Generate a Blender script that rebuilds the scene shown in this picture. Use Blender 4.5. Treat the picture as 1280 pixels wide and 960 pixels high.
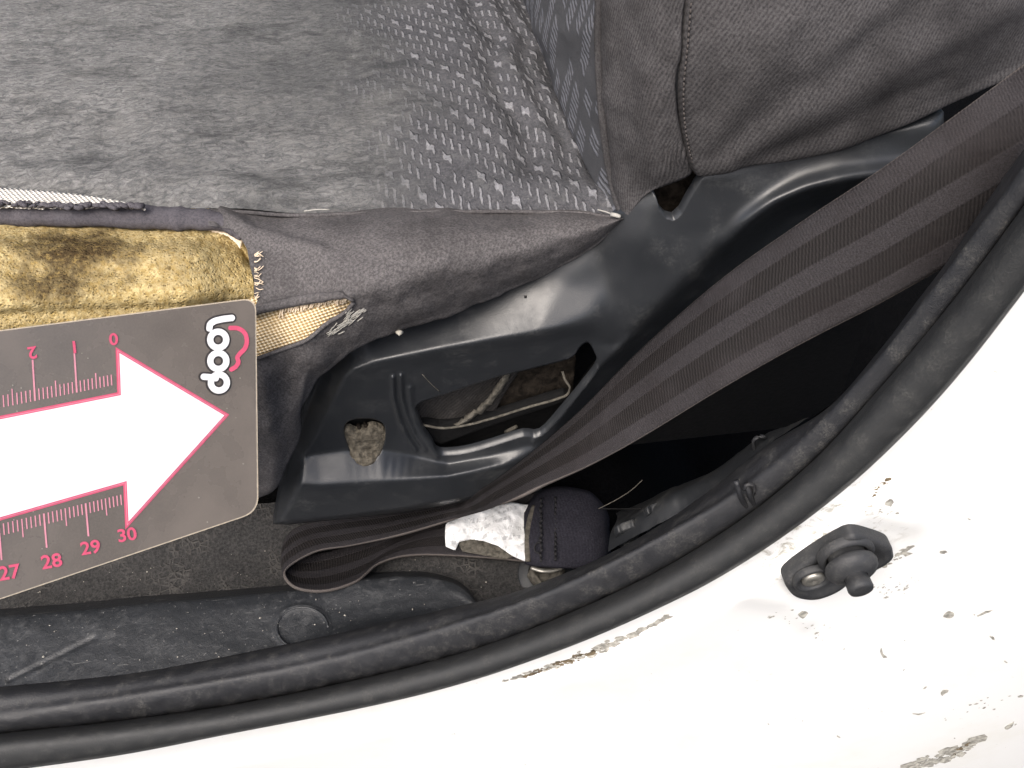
import bpy, bmesh, math, random
import numpy as np
from mathutils import Vector, Matrix, geometry

# ------------------------------------------------------------------ camera, world, light
for o in list(bpy.data.objects):
    bpy.data.objects.remove(o)
S = bpy.context.scene
PITCH, YAW, FOC, DIST = math.radians(48), math.radians(8), 1200.0, 0.36   # FOC in pixels of the 1280 wide photo
F = np.array([math.sin(YAW)*math.cos(PITCH), math.cos(YAW)*math.cos(PITCH), -math.sin(PITCH)])
R = np.array([math.cos(YAW), -math.sin(YAW), 0.0])
U = np.cross(R, F)
C = -F*DIST
cam = bpy.data.cameras.new('camera')
cam.sensor_width = 36.0
cam.lens = 36.0*FOC/1280.0
cam.clip_start, cam.clip_end = 0.005, 500.0
cam_o = bpy.data.objects.new('camera', cam)
S.collection.objects.link(cam_o)
cam_o.matrix_world = Matrix(((R[0], U[0], -F[0], C[0]), (R[1], U[1], -F[1], C[1]), (R[2], U[2], -F[2], C[2]), (0, 0, 0, 1)))
S.camera = cam_o

SUN_EL, SUN_AZ = math.radians(56), math.radians(238)      # azimuth: direction towards the sun, counter-clockwise from +X
W = bpy.data.worlds.new('World'); S.world = W; W.use_nodes = True
nt = W.node_tree; bg = nt.nodes['Background']
sky = nt.nodes.new('ShaderNodeTexSky'); sky.sky_type = 'NISHITA'; sky.sun_disc = False
sky.sun_elevation = SUN_EL; sky.sun_rotation = math.pi/2 - SUN_AZ
sky.air_density = 1.0; sky.dust_density = 6.0; sky.ozone_density = 1.0
nt.links.new(sky.outputs[0], bg.inputs[0]); bg.inputs[1].default_value = 0.115
sun = bpy.data.lights.new('sun', 'SUN'); sun.energy = 1.5; sun.angle = math.radians(40); sun.color = (1, 0.975, 0.94)
sun_o = bpy.data.objects.new('sun', sun); S.collection.objects.link(sun_o)
sd = Vector((math.cos(SUN_EL)*math.cos(SUN_AZ), math.cos(SUN_EL)*math.sin(SUN_AZ), math.sin(SUN_EL)))
sun_o.rotation_euler = sd.to_track_quat('Z', 'Y').to_euler(); sun_o.location = sd*3
S.view_settings.view_transform = 'Standard'; S.view_settings.look = 'None'
S.view_settings.exposure = 1.2; S.view_settings.gamma = 1.0; S.view_settings.use_curve_mapping = False

# ------------------------------------------------------------------ geometry helpers
def A(*a): return np.array(a, float)
def ray(px, py):
    px = np.asarray(px, float); py = np.asarray(py, float)
    return F + R*((px-640)/FOC)[..., None] + U*((480-py)/FOC)[..., None]
def PY(px, py, y):
    d = ray(px, py); t = (np.asarray(y, float)-C[1])/d[..., 1]; return C + d*t[..., None]
def PZ(px, py, z):
    d = ray(px, py); t = (np.asarray(z, float)-C[2])/d[..., 2]; return C + d*t[..., None]
def PD(px, py, t):
    return C + ray(px, py)*np.asarray(t, float)[..., None]
def proj(P):
    v = P - C; d = v@F
    return 640 + FOC*(v@R)/d, 480 - FOC*(v@U)/d, d
def rows_y(L): return np.array([PY(a, b, c) for a, b, c in L])
def rows_z(L): return np.array([PZ(a, b, c) for a, b, c in L])
def interp_path(L, n):
    """resample a pixel path (k,m) by cubic Hermite"""
    return resample(np.array(L, float), n)
def resample(P, N, t=None):
    P = np.asarray(P, float); k = len(P)
    if t is None:
        d = np.sqrt(((P[1:]-P[:-1])**2).sum(-1)); d = d.reshape(k-1, -1).mean(1)
        t = np.concatenate([[0], np.cumsum(np.maximum(d, 1e-9))])
    sh = (-1,)+(1,)*(P.ndim-1)
    h = np.diff(t); s = (P[1:]-P[:-1])/h.reshape(sh)
    m = np.empty_like(P); m[0] = s[0]; m[-1] = s[-1]
    if k > 2:
        w = (h[:-1]/(h[:-1]+h[1:])).reshape(sh); m[1:-1] = s[:-1]*(1-w) + s[1:]*w
    q = np.linspace(0, t[-1], N) if np.isscalar(N) else np.asarray(N)*t[-1]
    i = np.clip(np.searchsorted(t, q, side='right')-1, 0, k-2)
    u = ((q-t[i])/h[i]).reshape(sh); hh = h[i].reshape(sh)
    return (2*u**3-3*u**2+1)*P[i] + (u**3-2*u**2+u)*hh*m[i] + (-2*u**3+3*u**2)*P[i+1] + (u**3-u**2)*hh*m[i+1]
def _hash(ix, iy, seed):
    h = (ix.astype(np.int64)*374761393 + iy.astype(np.int64)*668265263 + seed*974634777) & 0xffffffff
    h = ((h ^ (h >> 13))*1274126177) & 0xffffffff
    return ((h ^ (h >> 16)) & 0xffff)/65535.0
def vn(x, y, seed=0):
    x = np.asarray(x, float); y = np.asarray(y, float)
    ix, iy = np.floor(x), np.floor(y); fx, fy = x-ix, y-iy
    fx = fx*fx*(3-2*fx); fy = fy*fy*(3-2*fy)
    a = _hash(ix, iy, seed); b = _hash(ix+1, iy, seed); c = _hash(ix, iy+1, seed); d = _hash(ix+1, iy+1, seed)
    return (a*(1-fx)+b*fx)*(1-fy) + (c*(1-fx)+d*fx)*fy
def fbm(x, y, o=4, seed=0):
    s = 0; a = 0.5
    for i in range(o):
        s = s + a*(vn(x*2**i, y*2**i, seed+i)-0.5); a *= 0.5
    return s
def sstep(a, b, x):
    t = np.clip((x-a)/(b-a), 0, 1); return t*t*(3-2*t)
def segdist(px, py, L):
    """distance to a pixel polyline and parameter along it"""
    px = np.asarray(px, float); py = np.asarray(py, float)
    best = np.full(px.shape, 1e9); L = np.array(L, float)
    for a, b in zip(L[:-1], L[1:]):
        d = b-a; t = np.clip(((px-a[0])*d[0]+(py-a[1])*d[1])/max(d@d, 1e-9), 0, 1)
        best = np.minimum(best, np.hypot(px-a[0]-t*d[0], py-a[1]-t*d[1]))
    return best
def inside(px, py, poly):
    px = np.asarray(px, float); py = np.asarray(py, float)
    c = np.zeros(px.shape, bool); P = np.array(poly, float)
    for (x1, y1), (x2, y2) in zip(P, np.roll(P, -1, 0)):
        if y1 == y2: continue
        c ^= ((y1 > py) != (y2 > py)) & (px < (x2-x1)*(py-y1)/(y2-y1)+x1)
    return c
def smooth_poly(L, n=8, closed=True):
    P = np.array(L, float)
    if closed:
        Q = np.vstack([P[-2:], P, P[:3]]); k = len(Q)
        out = []
        for i in range(2, 2+len(P)):
            p0, p1, p2, p3 = Q[i-1], Q[i], Q[i+1], Q[i+2]
            for u in np.linspace(0, 1, n, endpoint=False):
                out.append(0.5*((2*p1)+(-p0+p2)*u+(2*p0-5*p1+4*p2-p3)*u*u+(-p0+3*p1-3*p2+p3)*u**3))
        return np.array(out)
    return resample(P, n*(len(P)-1)+1)

col = S.collection
def link(name, me, parent=None, m=None, smooth=True):
    o = bpy.data.objects.new(name, me); col.objects.link(o)
    if m is not None: me.materials.append(m)
    if smooth and len(me.polygons):
        me.polygons.foreach_set('use_smooth', [True]*len(me.polygons))
    if parent is not None:
        o.parent = parent
        w = Vector((0, 0, 0)); p = parent
        while p is not None: w += p.location; p = p.parent
        o.location = -w
    return o
def meshobj(name, V, Fc, m, parent=None, smooth=True, uv=None):
    me = bpy.data.meshes.new(name)
    me.from_pydata([tuple(v) for v in np.asarray(V, float)], [], [tuple(int(i) for i in f) for f in Fc])
    if uv is not None:
        l = me.uv_layers.new(name='UVMap'); idx = np.empty(len(me.loops), np.int32)
        me.loops.foreach_get('vertex_index', idx)
        l.data.foreach_set('uv', np.asarray(uv, np.float32)[idx].ravel())
    me.update()
    return link(name, me, parent, m, smooth)
def grid_faces(M, N, wrap=False):
    i, j = np.meshgrid(np.arange(M-1), np.arange(N if wrap else N-1), indexing='ij')
    a = i*N+j; b = i*N+(j+1) % N; c = (i+1)*N+(j+1) % N; d = (i+1)*N+j
    return np.stack([a, d, c, b], -1).reshape(-1, 4)
def grid_normals(G):
    du = np.gradient(G, axis=0); dv = np.gradient(G, axis=1)
    n = np.cross(du, dv); n /= np.linalg.norm(n, axis=-1, keepdims=True)+1e-12
    s = np.sign(((C-G)*n).sum(-1).mean()); return n*(s if s else 1)
def grid_uv(G):
    u = np.concatenate([np.zeros((1, G.shape[1])), np.cumsum(np.linalg.norm(np.diff(G, axis=0), axis=-1), 0)], 0)
    v = np.concatenate([np.zeros((G.shape[0], 1)), np.cumsum(np.linalg.norm(np.diff(G, axis=1), axis=-1), 1)], 1)
    return np.stack([u, v], -1)
def flipfix(Fc, V):
    """make faces point to the camera side on average"""
    V = np.asarray(V); Fc = np.asarray(Fc)
    a, b, c = V[Fc[:, 0]], V[Fc[:, 1]], V[Fc[:, 2]]
    n = np.cross(b-a, c-a); s = (n*(C-a)).sum()
    return Fc if s >= 0 else Fc[:, ::-1]
def loft(ctrl, M, N):
    G = resample(np.asarray(ctrl, float), M)
    return resample(G.transpose(1, 0, 2), N).transpose(1, 0, 2)
def grid_obj(name, G, m, parent=None, uv=None, cut=None, thick=0.0, tdir=None):
    M, N = G.shape[:2]; Fc = grid_faces(M, N); V = G.reshape(-1, 3).copy()
    UV = (grid_uv(G) if uv is None else uv).reshape(-1, 2)
    if cut is not None:
        px, py, d = proj(V)
        for poly in cut:
            fc = np.stack([px[Fc].mean(1), py[Fc].mean(1)], -1)
            Fc = Fc[~inside(fc[:, 0], fc[:, 1], poly)]
            px, py = snap(px, py, Fc, [np.vstack([poly, poly[:1]])], 2.2)
        V = C + ray(px, py)*d[:, None]
    if thick:
        V, Fc, UV = add_rim(V, Fc, UV, tdir if tdir is not None else -grid_normals(G).reshape(-1, 3)*thick)
    Fc = flipfix(Fc, V) if not thick else Fc
    return meshobj(name, V, Fc, m, parent, uv=UV)
def boundary_edges(Fc):
    Fc = np.asarray(Fc)
    e = np.concatenate([Fc[:, [i, (i+1) % Fc.shape[1]]] for i in range(Fc.shape[1])])
    k = np.sort(e, 1); key = k[:, 0].astype(np.int64)*10000000+k[:, 1]
    _, inv, cnt = np.unique(key, return_inverse=True, return_counts=True)
    return e[cnt[inv] == 1]
def snap(px, py, Fc, polys, tol):
    b = np.unique(boundary_edges(Fc)); px = px.copy(); py = py.copy()
    for i in b:
        best = 1e9; q = None
        for P in polys:
            a = P[:-1]; d = P[1:]-a
            t = np.clip(((px[i]-a[:, 0])*d[:, 0]+(py[i]-a[:, 1])*d[:, 1])/np.maximum((d*d).sum(1), 1e-9), 0, 1)
            x = a[:, 0]+t*d[:, 0]; y = a[:, 1]+t*d[:, 1]; dist = np.hypot(x-px[i], y-py[i]); k = dist.argmin()
            if dist[k] < best: best = dist[k]; q = (x[k], y[k])
        if best < tol: px[i], py[i] = q
    return px, py
def add_rim(V, Fc, UV, off):
    Fc = flipfix(Fc, V); be = boundary_edges(Fc)
    off = np.broadcast_to(np.asarray(off, float), V.shape)
    used = np.unique(be); mp = {int(u): len(V)+k for k, u in enumerate(used)}
    V2 = np.vstack([V, V[used]+off[used]]); UV2 = np.vstack([UV, UV[used]])
    side = np.array([[b, a, mp[int(a)], mp[int(b)]] for a, b in be])
    return V2, np.vstack([Fc, side]), UV2
def field(name, outline, surf, m, parent=None, step=2.0, holes=(), off=(0, 0.003, 0), uvs=1.0):
    """a sheet clipped by pixel outlines, each vertex put on the surface surf(px,py); its rim runs back by off"""
    P = np.array(outline, float)
    x0, y0 = P.min(0)-step; x1, y1 = P.max(0)+step
    gx = np.arange(x0, x1+step, step); gy = np.arange(y0, y1+step, step)
    X, Yg = np.meshgrid(gx, gy, indexing='ij'); M, N = X.shape
    Fc = grid_faces(M, N); px, py = X.ravel(), Yg.ravel()
    cx, cy = px[Fc].mean(1), py[Fc].mean(1)
    keep = inside(cx, cy, P)
    for h in holes: keep &= ~inside(cx, cy, h)
    Fc = Fc[keep]
    cl = [np.vstack([P, P[:1]])]+[np.vstack([np.array(h, float), np.array(h, float)[:1]]) for h in holes]
    px, py = snap(px, py, Fc, cl, step*1.45)
    used = np.unique(Fc); mp = np.zeros(len(px), int); mp[used] = np.arange(len(used))
    px, py = px[used], py[used]; Fc = mp[Fc]
    V = surf(px, py); UV = np.stack([V[:, 0], V[:, 2]], -1)*uvs
    if off is not None: V, Fc, UV = add_rim(V, Fc, UV, np.array(off))
    else: Fc = flipfix(Fc, V)
    return meshobj(name, V, Fc, m, parent, uv=UV)
def tube(name, P, r, m, parent=None, n=10, N=None, flat=1.0):
    P = np.asarray(P, float)
    if N: P = resample(P, N)
    T = np.gradient(P, axis=0); T /= np.linalg.norm(T, axis=1, keepdims=True)+1e-12
    ref = A(0, 0, 1) if abs(T[:, 2]).mean() < 0.8 else A(1, 0, 0)
    B = np.cross(T, ref); B /= np.linalg.norm(B, axis=1, keepdims=True)+1e-12; Nn = np.cross(B, T)
    a = np.linspace(0, 2*math.pi, n, endpoint=False)
    rr = np.broadcast_to(np.asarray(r, float), (len(P),))[:, None, None]
    G = P[:, None] + rr*(np.cos(a)[None, :, None]*B[:, None]+flat*np.sin(a)[None, :, None]*Nn[:, None])
    V = np.vstack([G.reshape(-1, 3), P[:1], P[-1:]]); M = len(P); k = M*n
    Fc = [tuple(f[::-1]) for f in grid_faces(M, n, True)]
    Fc += [(k, (j+1) % n, j) for j in range(n)] + [(k+1, (M-1)*n+j, (M-1)*n+(j+1) % n) for j in range(n)]
    uv = np.vstack([np.stack(np.broadcast_arrays(np.linspace(0, 1, M)[:, None], np.linspace(0, 1, n)[None]), -1).reshape(-1, 2), [[0, 0], [1, 0]]])
    return meshobj(name, V, Fc, m, parent, uv=uv)
def lathe(name, base, axis, prof, m, parent=None, n=40, squash=1.0):
    """prof = (radius, height along axis)"""
    axis = np.asarray(axis, float); axis = axis/np.linalg.norm(axis)
    u = np.cross(axis, A(0, 0, 1)); u /= np.linalg.norm(u); v = np.cross(axis, u)
    a = np.linspace(0, 2*math.pi, n, endpoint=False)
    G = np.array([[base+axis*h+r*(np.cos(t)*u+squash*np.sin(t)*v) for t in a] for r, h in prof])
    Fc = [tuple(f[::-1]) for f in grid_faces(len(prof), n, True)]
    return meshobj(name, G.reshape(-1, 3), Fc, m, parent)
def thing(name, label, cat, loc=(0, 0, 0), group=None):
    o = bpy.data.objects.new(name, None); col.objects.link(o); o.location = loc; o.empty_display_size = 0.02
    o['label'] = label; o['category'] = cat
    if group: o['group'] = group
    return o
def tag(o, label, cat, group=None):
    o['label'] = label; o['category'] = cat
    if group: o['group'] = group
    return o

# ------------------------------------------------------------------ material helpers
def lin(r, g=None, b=None):
    if g is None: g = b = r
    f = lambda c: (c/255/12.92) if c/255 <= 0.04045 else ((c/255+0.055)/1.055)**2.4
    return (f(r), f(g), f(b), 1.0)
class NT:
    def __init__(s, name):
        s.m = bpy.data.materials.new(name); s.m.use_nodes = True; s.t = s.m.node_tree
        s.b = s.t.nodes['Principled BSDF']; s.co = None
    def n(s, kind, **kw):
        n = s.t.nodes.new('ShaderNode'+kind)
        for k, v in kw.items(): setattr(n, k, v)
        return n
    def set(s, sock, v):
        if hasattr(v, 'is_output') or isinstance(v, bpy.types.NodeSocket): s.t.links.new(v, sock)
        else: sock.default_value = v
    def obj(s):
        if s.co is None: s.co = s.n('TexCoord')
        return s.co.outputs['Object']
    def uv(s):
        if s.co is None: s.co = s.n('TexCoord')
        return s.co.outputs['UV']
    def map(s, v, loc=(0, 0, 0), rot=(0, 0, 0), sc=(1, 1, 1)):
        n = s.n('Mapping'); s.set(n.inputs[0], v); n.inputs[1].default_value = loc; n.inputs[2].default_value = rot; n.inputs[3].default_value = sc
        return n.outputs[0]
    def noise(s, v, scale, detail=4, rough=0.55, dist=0.0):
        n = s.n('TexNoise'); s.set(n.inputs['Vector'], v); n.inputs['Scale'].default_value = scale
        n.inputs['Detail'].default_value = detail; n.inputs['Roughness'].default_value = rough; n.inputs['Distortion'].default_value = dist
        return n.outputs[0]
    def noisecol(s, v, scale, detail=2):
        n = s.n('TexNoise'); s.set(n.inputs['Vector'], v); n.inputs['Scale'].default_value = scale; n.inputs['Detail'].default_value = detail
        return n.outputs[1]
    def vor(s, v, scale, feature='F1', rnd=1.0, out=0):
        n = s.n('TexVoronoi', feature=feature); s.set(n.inputs['Vector'], v); n.inputs['Scale'].default_value = scale; n.inputs['Randomness'].default_value = rnd
        return n.outputs[out]
    def white(s, v):
        n = s.n('TexWhiteNoise', noise_dimensions='3D'); s.set(n.inputs['Vector'], v); return n.outputs[0]
    def math(s, op, a, b=0.0, c=0.0):
        n = s.n('Math', operation=op); s.set(n.inputs[0], a); s.set(n.inputs[1], b)
        if len(n.inputs) > 2: s.set(n.inputs[2], c)
        return n.outputs[0]
    def vmath(s, op, a, b=(0, 0, 0)):
        n = s.n('VectorMath', operation=op); s.set(n.inputs[0], a)
        if op == 'SCALE': s.set(n.inputs['Scale'], b)
        else: s.set(n.inputs[1], b)
        return n.outputs[0]
    def sep(s, v):
        n = s.n('SeparateXYZ'); s.set(n.inputs[0], v); return n.outputs
    def comb(s, x, y, z=0.0):
        n = s.n('CombineXYZ'); s.set(n.inputs[0], x); s.set(n.inputs[1], y); s.set(n.inputs[2], z); return n.outputs[0]
    def rng(s, v, a, b, c=0.0, d=1.0, smooth=True):
        n = s.n('MapRange', interpolation_type='SMOOTHSTEP' if smooth else 'LINEAR')
        s.set(n.inputs[0], v); n.inputs[1].default_value = a; n.inputs[2].default_value = b; n.inputs[3].default_value = c; n.inputs[4].default_value = d
        return n.outputs[0]
    def mix(s, f, a, b, blend='MIX'):
        n = s.n('Mix', data_type='RGBA', blend_type=blend)
        s.set(n.inputs[0], f); s.set(n.inputs[6], a); s.set(n.inputs[7], b); return n.outputs[2]
    def bump(s, h, dist=0.0005, strength=1.0, normal=None):
        n = s.n('Bump'); n.inputs['Strength'].default_value = strength; n.inputs['Distance'].default_value = dist
        s.set(n.inputs['Height'], h)
        if normal is not None: s.set(n.inputs['Normal'], normal)
        return n.outputs[0]
    def out(s, color, rough=0.6, normal=None, spec=0.5, sheen=0.0, **kw):
        s.set(s.b.inputs['Base Color'], color); s.set(s.b.inputs['Roughness'], rough)
        s.b.inputs['Specular IOR Level'].default_value = spec
        s.b.inputs['Sheen Weight'].default_value = sheen
        if normal is not None: s.set(s.b.inputs['Normal'], normal)
        for k, v in kw.items(): s.set(s.b.inputs[k.replace('_', ' ')], v)
        return s.m

def m_plain(name, c, rough=0.6, noise_amt=0.25, nscale=400, bump=0.0002, spec=0.5, metal=0.0):
    k = NT(name); v = k.obj(); n = k.noise(v, nscale, 4)
    cc = k.mix(k.rng(n, 0.3, 0.7), tuple(x*(1-noise_amt) for x in c[:3])+(1,), tuple(min(1, x*(1+noise_amt)) for x in c[:3])+(1,))
    return k.out(cc, rough, k.bump(n, bump), spec, Metallic=metal)

def m_plastic(name, c, rough=0.42, dust=0.25, dustc=lin(120, 118, 112), grain=2600, dscale=90):
    """moulded automotive plastic: leather-like grain, dust in patches, fine scratches"""
    k = NT(name); v = k.obj()
    g = k.noise(v, grain, 2, 0.5); big = k.noise(v, dscale, 6, 0.65)
    spk = k.noise(v, 900, 3, 0.7)
    d = k.math('MULTIPLY', k.rng(big, 0.48, 0.75), k.rng(spk, 0.35, 0.7))
    d = k.math('MULTIPLY', d, dust)
    sv = k.map(v, rot=(0.3, 0.5, 0.6), sc=(1, 22, 22)); sc = k.rng(k.noise(sv, 60, 3, 0.6), 0.66, 0.74)
    d2 = k.math('MAXIMUM', d, k.math('MULTIPLY', sc, dust*0.45))
    cc = k.mix(d2, c, dustc)
    r = k.math('ADD', k.math('MULTIPLY', d2, 0.5), k.rng(big, 0.3, 0.7, rough-0.05, rough+0.07))
    nb = k.bump(g, 0.00006, 0.8)
    return k.out(cc, r, nb, 0.5)

def m_weave(name, c, c2, scale=1500.0, rot=0.5, aniso=1.0, lint=0.3, lintc=lin(150, 148, 146), bump=0.00025, axis='XZ', mott=0.25, cord=0.16):
    """knitted car fabric: fine diagonal cords, lint and mottling"""
    k = NT(name); v = k.obj(); p, q, _ = k.sep(k.uv())
    uv = k.map(k.comb(p, q, 0.0), rot=(0, 0, rot))
    wob = k.vmath('SCALE', k.noisecol(v, 160, 1), 0.0006)
    uv = k.vmath('ADD', uv, wob); a, b, _ = k.sep(uv)
    s1 = k.math('SINE', k.math('MULTIPLY', a, scale*6.283)); s2 = k.math('SINE', k.math('MULTIPLY', b, scale*aniso*6.283))
    w = k.math('ADD', k.math('MULTIPLY', s1, 0.6), k.math('MULTIPLY', s2, 0.12))
    w = k.rng(w, -0.8, 0.8)
    fine = k.noise(v, 1250, 4, 0.8)
    w = k.math('ADD', k.math('MULTIPLY', w, cord), k.math('MULTIPLY', fine, 0.95))
    mt = k.noise(v, 55, 5, 0.6)
    cc = k.mix(k.rng(w, 0.33, 0.72), c, c2)
    cc = k.mix(k.math('MULTIPLY', k.rng(mt, 0.35, 0.7), mott), cc, tuple(x*0.45 for x in c[:3])+(1,))
    l = k.math('MULTIPLY', k.rng(k.noise(v, 1500, 4, 0.75), 0.62, 0.78), k.rng(k.noise(v, 130, 3), 0.4, 0.62))
    cc = k.mix(k.math('MULTIPLY', l, lint), cc, lintc)
    return k.out(cc, 0.95, k.bump(w, bump, 0.9), 0.08, 0.0)

# ------------------------------------------------------------------ materials
def m_cushion_top():
    k = NT('worn_seat_fabric'); v = k.obj()
    wob = k.vmath('SUBTRACT', k.noisecol(v, 620, 4), (0.5, 0.5, 0.5))
    vw = k.vmath('ADD', v, k.vmath('SCALE', wob, 0.0013)); x, y, z = k.sep(vw)
    row = k.math('DIVIDE', k.math('ADD', y, k.math('MULTIPLY', x, 1.05)), 0.0086)
    ri = k.math('FLOOR', row); rf = k.math('FRACT', row)
    typ = k.math('MODULO', k.math('ADD', ri, 300.0), 3.0)          # every third row is of broad motifs
    broad = k.math('GREATER_THAN', typ, 1.5)
    per = k.math('ADD', 0.0026, k.math('MULTIPLY', broad, 0.0026))
    cu = k.math('ADD', k.math('DIVIDE', x, per), k.math('MULTIPLY', ri, 0.37)); ci = k.math('FLOOR', cu); cf = k.math('FRACT', cu)
    rnd = k.white(k.comb(ci, ri, 3.0))
    du = k.math('ABSOLUTE', k.math('SUBTRACT', cf, 0.5)); dv = k.math('ABSOLUTE', k.math('SUBTRACT', rf, 0.5))
    hu = k.math('ADD', 0.19, k.math('MULTIPLY', broad, 0.09)); hv = k.math('SUBTRACT', 0.33, k.math('MULTIPLY', broad, 0.06))
    # broad motifs have a pinched waist
    hv = k.math('SUBTRACT', hv, k.math('MULTIPLY', broad, k.math('MULTIPLY', k.rng(du, 0.2, 0.0), 0.10)))
    e = k.math('MINIMUM', k.math('SUBTRACT', hu, du), k.math('SUBTRACT', hv, dv))
    dash = k.math('MULTIPLY', k.rng(e, -0.03, 0.07), k.math('GREATER_THAN', rnd, 0.06))
    ox, oy, oz = k.sep(v)
    n1 = k.noise(v, 26, 5, 0.6)
    wear = k.rng(k.math('ADD', ox, k.math('MULTIPLY', k.math('SUBTRACT', n1, 0.5), 0.09)), -0.052, -0.012)
    # worn pile: matted tufts and pale broken fibres
    tv = k.map(v, rot=(0, 0, 0.45), sc=(1.0, 2.2, 1)); tuft = k.noise(tv, 300, 8, 0.82, 0.9); fine = k.noise(v, 900, 5, 0.8)
    fib = k.math('MULTIPLY', k.rng(k.noise(k.map(v, rot=(0, 0, -0.7), sc=(1, 3.2, 1)), 420, 5, 0.75, 1.2), 0.6, 0.72), k.rng(k.noise(v, 70, 3), 0.38, 0.62))
    broadn = k.noise(v, 14, 4, 0.6)
    base = k.mix(k.rng(tuft, 0.36, 0.66), lin(100, 101, 102), lin(160, 159, 157))
    dark = k.rng(k.math('ADD', k.math('MULTIPLY', ox, 4.5), k.math('MULTIPLY', broadn, 1.0)), -0.2, 0.42)  # ramp towards the back rest: cabin shade mixed into the fabric colour
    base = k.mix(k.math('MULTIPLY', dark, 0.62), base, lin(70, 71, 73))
    base = k.mix(k.math('MULTIPLY', k.rng(fine, 0.55, 0.75), 0.35), base, lin(132, 130, 127))
    base = k.mix(k.math('MULTIPLY', fib, 0.65), base, lin(152, 150, 145))
    ground = k.mix(k.rng(fine, 0.3, 0.7), lin(60, 60, 63), lin(88, 88, 91))
    motif = k.mix(k.rng(fine, 0.3, 0.7), lin(102, 102, 106), lin(140, 140, 143))
    wov = k.mix(dash, ground, motif)
    # grime: dark matted blotches and streaks that follow the rubbing direction, and pale bald patches
    gv = k.map(v, rot=(0, 0, 0.75), sc=(1.0, 2.6, 1)); g1 = k.noise(gv, 34, 7, 0.72, 0.5); g2 = k.noise(v, 95, 6, 0.7)
    worn2 = k.rng(g2, 0.54, 0.70, 0.0, 0.7)
    wov = k.mix(k.math('MULTIPLY', worn2, 0.8), wov, base)
    cc = k.mix(wear, base, wov)
    cc = k.mix(k.rng(g1, 0.47, 0.68, 0.0, 0.55), cc, lin(56, 57, 59))
    cc = k.mix(k.math('MULTIPLY', k.rng(g2, 0.32, 0.5, 0.35, 0.0), k.rng(ox, -0.01, -0.06)), cc, lin(140, 139, 136))
    salt = k.noise(v, 1300, 4, 0.85); cc = k.mix(k.rng(salt, 0.58, 0.72, 0.0, 0.5), cc, lin(150, 149, 146)); cc = k.mix(k.rng(salt, 0.42, 0.28, 0.0, 0.6), cc, lin(40, 40, 42))
    h = k.math('ADD', k.math('MULTIPLY', tuft, k.math('SUBTRACT', 1.15, wear)), k.math('ADD', k.math('MULTIPLY', dash, k.math('MULTIPLY', wear, 0.5)), k.math('MULTIPLY', fine, 0.35)))
    return k.out(cc, 0.95, k.bump(h, 0.0016, 1.0), 0.08, 0.0)
def m_back_panel():
    k = NT('seat_back_panel_fabric'); v = k.obj()
    wob = k.vmath('SUBTRACT', k.noisecol(v, 420, 3), (0.5, 0.5, 0.5))
    x, y, z = k.sep(k.vmath('ADD', v, k.vmath('SCALE', wob, 0.002)))
    row = k.math('DIVIDE', k.math('ADD', y, k.math('MULTIPLY', z, 0.3)), 0.011); ri = k.math('FLOOR', row); rf = k.math('FRACT', row)
    cu = k.math('DIVIDE', k.math('SUBTRACT', z, k.math('MULTIPLY', y, 0.25)), 0.0026); ci = k.math('FLOOR', cu); cf = k.math('FRACT', cu)
    e = k.math('MINIMUM', k.math('SUBTRACT', 0.36, k.math('ABSOLUTE', k.math('SUBTRACT', rf, 0.5))), k.math('SUBTRACT', 0.3, k.math('ABSOLUTE', k.math('SUBTRACT', cf, 0.5))))
    blk = k.math('GREATER_THAN', k.white(k.comb(k.math('FLOOR', k.math('DIVIDE', ci, 3.0)), ri, 1.0)), 0.3)
    dash = k.math('MULTIPLY', k.rng(e, -0.04, 0.08), blk); fine = k.noise(v, 1500, 4, 0.7)
    cc = k.mix(dash, k.mix(fine, lin(62, 63, 65), lin(84, 84, 87)), k.mix(fine, lin(92, 93, 99), lin(122, 123, 129)))
    return k.out(cc, 0.95, k.bump(k.math('ADD', dash, fine), 0.0006, 0.9), 0.08, 0.0)
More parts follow.
